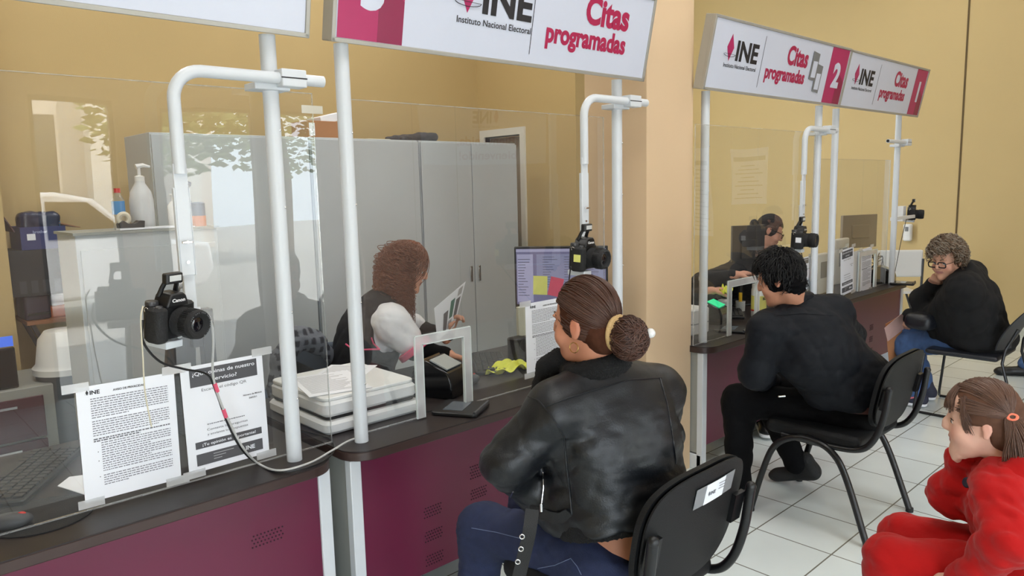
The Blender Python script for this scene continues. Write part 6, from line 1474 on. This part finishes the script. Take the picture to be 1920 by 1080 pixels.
for a in (aL, aR): shoe(R4, (a[0], a[1] - .05, a[2] - .05), (a[0], a[1] + .11, a[2] - .07), whitep, w=.034)
o = cap(H, R4, hairgirl, .003, front=.05, low=.0, name='hair', brow=.055)
rs = np.random.RandomState(5); n = 620; tg = np.array([-.78, -.62, .02])   # ponytail root on her left side
th = rs.rand(n) * 2 - 1; S_ = np.stack([-.02 + .12 * rs.randn(n) * .3 - .02, .85 - 1.5 * rs.rand(n), .55 + .5 * rs.rand(n)], 1); k2 = rs.rand(n) < .35; S_[k2] = np.stack([-.55 - .35 * rs.rand(k2.sum()), .62 - .3 * rs.rand(k2.sum()), .05 + .35 * rs.rand(k2.sum())], 1)
k3 = rs.rand(n) < .15; S_[k3] = np.stack([-.3 - .6 * rs.rand(k3.sum()), -.75 + .1 * rs.rand(k3.sum()), -.5 * rs.rand(k3.sum())], 1)
tt = np.linspace(0, 1, 14)[None, :, None]; D = slerp(S_[:, None, :], np.tile(tg, (n, 1))[:, None, :] + rs.randn(n, 1, 3) * .03, tt); Pt = scalp(H, D, 0); nv = (Pt - H.c) / np.linalg.norm(Pt - H.c, axis=-1, keepdims=True); strands(Pt + nv * (.002 + .007 * rs.rand(n, 1, 1)), .0014, 'hair_strands', hairgirl, o)
n = 260; D0 = np.stack([-.45 + .9 * rs.rand(n), .72 + .1 * rs.rand(n), .78 + .15 * rs.rand(n)], 1); D1 = np.stack([-.88 + 1.1 * rs.rand(n), .95 + 0 * rs.rand(n), .02 + .25 * rs.rand(n)], 1); Pt = scalp(H, slerp(D0[:, None, :], D1[:, None, :], tt), 0); nv = (Pt - H.c) / np.linalg.norm(Pt - H.c, axis=-1, keepdims=True); strands(Pt + nv * (.003 + .008 * rs.rand(n, 1, 1) + .004 * tt), .0013, 'fringe', hairgirl, o)
n = 90; D0 = np.stack([-.75 - .1 * rs.rand(n), .45 + .2 * rs.rand(n), .5 + .1 * rs.rand(n)], 1); D1 = np.stack([-.98 - 0 * rs.rand(n), .30 + .45 * rs.rand(n), -.75 + .7 * rs.rand(n)], 1); Pt = scalp(H, slerp(D0[:, None, :], D1[:, None, :], tt), 0); nv = (Pt - H.c) / np.linalg.norm(Pt - H.c, axis=-1, keepdims=True); strands(Pt + nv * (.004 + .006 * rs.rand(n, 1, 1)), .0012, 'side_lock', hairgirl, o)
pr0 = scalp(H, tg[None, :], .006)[0]; n = 220; a = rs.rand(n, 1) * 6.28; rr = np.sqrt(rs.rand(n, 1)); t = np.linspace(0, 1, 16)[None, :]; out = nrm(pr0 - H.c); e1 = H.f; e2 = np.cross(out, e1)
wd = .008 + .030 * np.sin(np.minimum(t * 1.6, 1) * 1.57) - .012 * t; L = .16 + .05 * rs.rand(n, 1)
Q = pr0 + out * (.03 * np.sin(np.minimum(t * 2, 1) * 1.57))[..., None] + (-Z1) * (np.maximum(t - .1, 0) * L)[..., None] + (wd * rr * np.cos(a))[..., None] * e1 + (wd * rr * np.sin(a))[..., None] * e2 + .004 * np.sin(t * 9 + a * 3)[..., None] * e1
strands(Q, .0013, 'ponytail', hairgirl, o); MB().torus(pr0 + out * .006, .011, .005, (e1, e2, out), 20, 8).build('hair_tie', mat('hair_tie_coral', (250, 130, 100), .6), o)
c_ = copy_tree(bpy.data.objects['visitor_chair']); c_.location = (2.43, .46, -.0); c_['label'] = 'padded black visitor chair under the little girl, almost wholly below the picture'
for ch in list(c_.children):
    if ch.name.split('.')[0] in ('grey_tape', 'paper_label', 'label_printing'): bpy.data.objects.remove(ch)

# ---- 5. clerk with curly hair
R5 = person('clerk with long curly auburn hair, black vest and white short sleeves, reading a paper', (2.0, 3.35, 0))
J = dict(pel=V3(1.98, 3.36, .56), chest=V3(2.06, 3.30, .90), nb=V3(2.12, 3.25, 1.09), shR=P(735, 602, 3.10), shL=V3(2.16, 3.46, 1.0))
H = Head(P(762, 502, 3.20), (.80, -.55, -.35), (.30, -.12, 1), .98)
eR = P(778, 655, 3.02); wR = P(838, 664, 2.92); eL = V3(2.42, 3.32, .86); wL = P(840, 628, 3.0)
hL = V3(2.02, 3.46, .54); hR = V3(2.02, 3.27, .54); kL = V3(2.46, 3.44, .54); kR = V3(2.46, 3.26, .54); aL = V3(2.44, 3.44, .09); aR = V3(2.44, 3.26, .09)
sd = SDF(.005); torso(sd, J, -.012); add_head(sd, H, J['nb'])
for a, b, c in ((J['shL'], eL, wL), (J['shR'], eR, wR)): limb(sd, [a, b, c], [.05, .04, .028])
for a, b, c in ((hL, kL, aL), (hR, kR, aR)): limb(sd, [a, b, c], [.08, .055, .036])
hand(sd, wR, P(870, 672, 2.9) - wR, (0, 0, -1), (0, 1, 0), (.35, .35, .4, .45), .95); hand(sd, wL, P(855, 590, 2.98) - wL, (.3, -.7, 0), (-1, 0, .3), (.7, .7, .75, .8), .95)
sd.build('body', skinm, R5, color=skin_col(H, (214, 158, 132))); eyes(H, R5, V3(.8, -.4, -.5)); brows(H, R5, haircu)
sd = SDF(.007); torso(sd, J, .012, 1.05, 1.1, .07, lo=False); el2 = J['shR'] + (eR - J['shR']) * .62; limb(sd, [J['shR'], el2], [.080, .080], 0, .05); sd.ell(J['shR'] + V3(0, 0, -.02), .084, None, .04); limb(sd, [J['shL'], J['shL'] + (eL - J['shL']) * .8], [.075, .075], 0, .05)
ws_ = sd.build('white_shirt', whitesh, R5, disp=fold(.006, 28, 6))
x, y, z = frame(nrm(eR - J['shR'])); MB().lathe([(.086, -.018), (.0935, -.014), (.0935, .014), (.084, .018)], el2 + z * .068, (x, y, z), 28).build('pink_cuff', pinkm, ws_)
sd = SDF(.007); limb(sd, [J['shR'] + (eR - J['shR']) * .6, eR, wR - (wR - eR) * .05], [.058, .052, .036], 0, .03); limb(sd, [J['shL'] + (eL - J['shL']) * .6, eL, wL], [.055, .05, .036], 0, .03); sd.build('black_undersleeves', fabricb, R5, disp=fold(.005, 30, 2))
sd = SDF(.007); torso(sd, J, .026, 1.08, 1.2, .07, lo=False); sd.ell(V3(1.99, 3.34, .62), (.20, .18, .14), None, .06); sd.ell(J['shR'] + V3(-.01, -.03, -.05), (.10, .10, .14), None, .03, 's'); sd.ell(J['shL'] + V3(0, .03, -.03), (.09, .09, .12), None, .03, 's')
vs = sd.build('black_vest', blackv, R5, disp=fold(.004, 26, 3)); 
try: seam(sd, [P(648, 645, 3.1), P(665, 655, 3.05), P(700, 655, 3.0), P(730, 655, 3.0)], vs, .004, pinkm, name='pink_piping')
except Exception as e: print(e)
sd = SDF(.01); sd.ell(V3(2.0, 3.36, .52), (.17, .18, .11), None, .05); limb(sd, [hL, kL, aL], [.10, .07, .055], 0, .05); limb(sd, [hR, kR, aR], [.10, .07, .055], 0, .05); sd.build('black_trousers', MATS['black_twill'], R5)
for a in (aL, aR): shoe(R5, (a[0] - .06, a[1], 0), (a[0] + .18, a[1], 0), blackp)
cp = cap(H, R5, haircu, .008, front=.03, low=-.03, disp=fold(.008, 50, 5), brow=.075)
def curly(H, root, mt, n, seed, L0, r, cr, N=44):
    rs = np.random.RandomState(seed); D = []
    while len(D) < n:
        d = rs.randn(3); d /= np.linalg.norm(d)
        if d[2] < -.3 or (d[1] > .3 and d[2] < .6) or (d[1] > -.1 and d[2] < .15): continue
        D.append(d)
    D = np.array(D); t = np.linspace(0, 1, N)[None, :, None]; az = D[:, :2] / np.maximum(np.linalg.norm(D[:, :2], axis=1, keepdims=True), .25)
    az[:, 1] = np.where(az[:, 1] > -.1, az[:, 1] * .3 - .2, az[:, 1]); L = (L0 * (.55 + .6 * rs.rand(n)))[:, None, None]
    base = np.empty((n, N, 3)); ta = np.minimum(t * 2.6, 1); lo = D * np.array([1, 1, 1]); tgt = np.stack([az[:, 0] * 1.0, az[:, 1] * 1.0, np.full(n, -.35)], 1)
    sc = scalp(H, slerp(D[:, None, :], tgt[:, None, :], ta * .9), .012); outv = (np.stack([az[:, 0], az[:, 1], np.zeros(n)], 1) @ H.A)[:, None, :]
    dr = np.maximum(t - .32, 0) / .68; base = sc + outv * (.018 * np.sin(t * 3) + .03 * dr * (.4 + rs.rand(n, 1, 1))) + (-Z1) * dr * L
    a = t * (28 + 14 * rs.rand(n, 1, 1)) * (L / .3) * 3.0 + rs.rand(n, 1, 1) * 6.28; e1 = np.cross(outv, Z1); amp = cr * (.5 + .8 * rs.rand(n, 1, 1)) * np.minimum(t * 4, 1)
    Q = base + amp * (np.cos(a) * e1 + np.sin(a) * outv) + rs.randn(n, 1, 3) * .014 * np.minimum(t * 3, 1)
    return strands(Q, r, 'curly_strands', mt, root)
curly(H, cp, haircu, 750, 3, .24, .0022, .015, N=84)
sd = SDF(.006); sd.ell(H.p(0, -.070, -.06), (.095, .07, .13), H.A, .04); sd.cone(H.p(0, -.07, -.1), H.p(0, -.085, -.17), .065, .035, .04); sd.build('hair_mass', haircu, cp, disp=fold(.016, 70, 6))
cl = thing('paper_flyer', 'printed leaflet held up by the curly haired clerk', 'paper', P(815, 640, 2.97)); a, b, c, d = P(820, 640, 2.93), P(852, 612, 2.96), P(873, 528, 2.98), P(814, 578, 2.93)
m_ = MB(); m_.add([a, b, c, d] + [q + V3(.001, .002, 0) for q in (a, b, c, d)], [(0, 1, 2, 3), (7, 6, 5, 4), (0, 4, 5, 1), (1, 5, 6, 2), (2, 6, 7, 3), (3, 7, 4, 0)]); m_.build('page', paperm, cl)
m_ = MB(); nn = nrm(np.cross(b - a, d - a)); nn = nn if nn[1] < 0 else -nn
def bil(u, v): return (a * (1 - u) + b * u) * (1 - v) + (d * (1 - u) + c * u) * v + nn * .0015
for i, (u0, u1, v0, v1, k_) in enumerate(((.30, .48, .12, .62, 0), (.55, .70, .35, .8, 1), (.76, .92, .30, .72, 0), (.78, .93, .78, .95, 2), (.52, .7, .1, .3, 2))): m_.use(k_); m_.add([bil(u0, v0), bil(u1, v0), bil(u1, v1), bil(u0, v1)], [(0, 1, 2, 3)])
m_.build('printing', [greyink, mat('print_green', (60, 110, 96), .6), MATS['print_light_grey']], cl, smooth=False)
t = thing('office_chair', 'black office chair under the curly haired clerk', 'chair', (1.97, 3.37, 0))
MB().rbox((1.99, 3.37, .42), (.46, .46, .07), .08).build('seat', fabricb, t); sd = SDF(.01); sd.box((1.70, 3.42, .66), (.03, .2, .14), A2(1, -.1), .03); sd.build('backrest', fabricb, t); MB().tube([(1.72, 3.40, .42), (1.67, 3.42, .5), (1.67, 3.42, .62)], .02, 8).build('back_stem', blackp, t)
MB().cyl((1.99, 3.37, .08), (1.99, 3.37, .39), .025).build('gas_column', blackp, t)
for k in range(5): a_ = k * 1.2566; m_ = MB(); m_.tube([(1.99, 3.37, .1), (1.99 + .27 * math.cos(a_), 3.37 + .27 * math.sin(a_), .06)], [.025, .015], 8); m_.sphere((1.99 + .27 * math.cos(a_), 3.37 + .27 * math.sin(a_), .03), .03, 10, 8); m_.build('foot', blackp, t)

# ---- 6. clerk with glasses
R6 = person('clerk in black with pulled back hair and glasses, bending over counter two', (5.0, 3.3, 0))
J = dict(pel=V3(4.75, 3.42, .58), chest=P(1398, 530, 3.10), nb=P(1418, 480, 3.0), shR=P(1392, 502, 2.86), shL=P(1432, 500, 3.16))
H = Head(P(1441, 434, 2.95), (.52, -.72, -.42), (.42, -.22, 1), 1.02)
eR = P(1316, 530, 2.85); wR = P(1378, 516, 2.62); eL = P(1290, 568, 2.92); wL = P(1332, 546, 2.66); hL = V3(4.78, 3.50, .55); hR = V3(4.72, 3.34, .55); kL = V3(4.62, 3.10, .5); kR = V3(4.5, 3.05, .5)
q = G(1452, 806, .05); aL = V3(q[0] + .05, q[1] + .12, .10); aR = V3(q[0] - .15, q[1] + .2, .10)
sd = SDF(.005); torso(sd, J, -.012); add_head(sd, H, J['nb'])
for a, b, c in ((J['shR'], eR, wR), (J['shR'] + V3(-.02, .1, -.05), eL, wL)): limb(sd, [a, b, c], [.05, .04, .028])
for a, b, c in ((hL, kL, aL), (hR, kR, aR)): limb(sd, [a, b, c], [.08, .055, .036])
hand(sd, wR, P(1412, 508, 2.55) - wR, (0, 0, -1), (0, -.5, .0), (.5, .55, .6, .7), .98); hand(sd, wL, P(1362, 540, 2.6) - wL, (0, 0, -1), (0, -.5, .0), (.5, .5, .55, .6), .95)
sd.build('body', skinm, R6, color=skin_col(H, (208, 152, 128))); eyes(H, R6); brows(H, R6, hairbl)
g = MB()
for q in (-1, 1):
    cc = H.p(q * .034, .108, .0); g.tube([cc + H.k * (math.cos(a) * .025 * H.s + math.sin(a) * .017 * H.u) for a in np.linspace(0, 2 * math.pi, 21)], .0024, 6); g.tube([H.p(q * .060, .105, .005), H.p(q * .078, .08, .007), H.p(q * .085, -.01, .005)], .0026, 6)
g.build('glasses', bk, R6)
sd = SDF(.008); torso(sd, J, .035, 1.1, 1.2, .08, lo=False); sd.ell(V3(4.78, 3.40, .66), (.18, .17, .16), None, .08); limb(sd, [J['shR'], eR, wR - (wR - eR) * .1], [.075, .066, .045], 0, .05); limb(sd, [J['shR'] + V3(-.02, .1, -.05), eL, wL - (wL - eL) * .1], [.075, .066, .048], 0, .05)
o = sd.build('black_jacket', mat('dark_charcoal_wool', (22, 23, 28), .9, bump=.2), R6, disp=fold(.009, 20, 8)); MB().box(P(1317, 522, 2.70), (.05, .004, .028), A2(.85, -.5)).build('name_tag', paperm, o)
sd = SDF(.01); sd.ell(V3(4.75, 3.42, .54), (.17, .17, .11), None, .05); limb(sd, [hL, kL, aL], [.10, .07, .05], 0, .05); limb(sd, [hR, kR, aR], [.10, .07, .05], 0, .05); sd.build('black_trousers', MATS['black_twill'], R6)
for a in (aL, aR): shoe(R6, (a[0] + .06, a[1] + .02, .02), (a[0] - .14, a[1] - .12, .02), blackp, ws)
bun_hair(H, R6, mat('dark_grey_brown_hair', (52, 48, 50), .35, var=.35, vs=50), (0, -.13, .01), .035, 420, 7)
MB().box(H.p(.075, .03, .055), (.035, .012, .03), H.A).build('hair_clip', blackp, R6)
cloth(wL + V3(.06, -.08, 0), (.05, .035), 'yellow cloth in the hand of the clerk with glasses', 5, z=float(wL[2]) - .01)
t = thing('office_chair', 'black office chair under the clerk with glasses', 'chair', (4.75, 3.45, 0)); MB().rbox((4.75, 3.45, .43), (.46, .46, .07), .08).build('seat', fabricb, t); MB().rbox((4.75, 3.70, .72), (.42, .05, .36), .02).build('backrest', fabricb, t); MB().tube([(4.75, 3.6, .42), (4.75, 3.74, .48), (4.75, 3.74, .6)], .02, 8).build('back_stem', blackp, t); MB().cyl((4.75, 3.45, .0), (4.75, 3.45, .4), .03).build('gas_column', blackp, t); MB().lathe([(.26, 0), (.25, .02), (.04, .05)], (4.75, 3.45, 0), None, 24).build('round_foot', blackp, t)

# ---- 7. person at the right edge: only a shoe and a denim cuff are in the picture
R7 = person('person at the right edge, only a black shoe and denim cuff in view', (7.1, .9, 0))
q = G(1885, 705, 0); aL = V3(q[0] + .10, q[1] - .12, .11); aR = V3(q[0] + .35, q[1] - .22, .10); kL = V3(aL[0] + .1, aL[1] - .22, .50); kR = V3(aR[0] + .1, aR[1] - .25, .5)
J = dict(pel=V3(aL[0] + .2, aL[1] - .66, .56), nb=V3(aL[0] + .2, aL[1] - .72, 1.08)); J['chest'] = J['pel'] + V3(0, -.05, .34); J['shL'] = J['nb'] + V3(-.19, 0, -.06); J['shR'] = J['nb'] + V3(.19, 0, -.06); hL = J['pel'] + V3(-.09, .02, 0); hR = J['pel'] + V3(.09, .02, 0)
H = Head(J['nb'] + V3(0, .03, .17), (0, 1, -.1), (0, .1, 1)); eL = J['shL'] + V3(-.05, .08, -.26); eR = J['shR'] + V3(.05, .08, -.26); wL = eL + V3(.12, .22, -.02); wR = eR + V3(-.12, .22, -.02)
sd = SDF(.007); torso(sd, J, -.01); add_head(sd, H, J['nb'])
for a, b, c in ((J['shL'], eL, wL), (J['shR'], eR, wR)): limb(sd, [a, b, c], [.05, .04, .028])
for a, b, c in ((hL, kL, aL), (hR, kR, aR)): limb(sd, [a, b, c], [.08, .055, .036])
hand(sd, wL, (.4, .8, -.3), (0, 0, -1), (1, 0, 0)); hand(sd, wR, (-.4, .8, -.3), (0, 0, -1), (-1, 0, 0)); sd.build('body', skinm, R7, color=skin_col(H, (200, 146, 118))); eyes(H, R7)
sd = SDF(.01); torso(sd, J, .03, 1.1, 1.15, .07); limb(sd, [J['shL'], eL, wL], [.07, .062, .042]); limb(sd, [J['shR'], eR, wR], [.07, .062, .042]); sd.build('dark_sweater', fabricb, R7)
sd = SDF(.01); limb(sd, [hL, kL, aL], [.1, .075, .06]); limb(sd, [hR, kR, aR], [.1, .075, .06]); sd.build('jeans', deniml, R7, disp=fold(.006, 24, 3))
o = shoe(R7, (aL[0] + .03, aL[1] - .05, .0), (aL[0] - .10, aL[1] + .20, .0), blackp); shoe(R7, (aR[0] + .03, aR[1] - .05, .0), (aR[0] - .05, aR[1] + .20, .0), blackp)
cap(H, R7, hairbl, .008)
c_ = copy_tree(bpy.data.objects['shell_chair']); c_.location = (J['pel'][0], J['pel'][1] + .02, 0); c_['label'] = 'black plastic shell chair just outside the right edge of the picture'
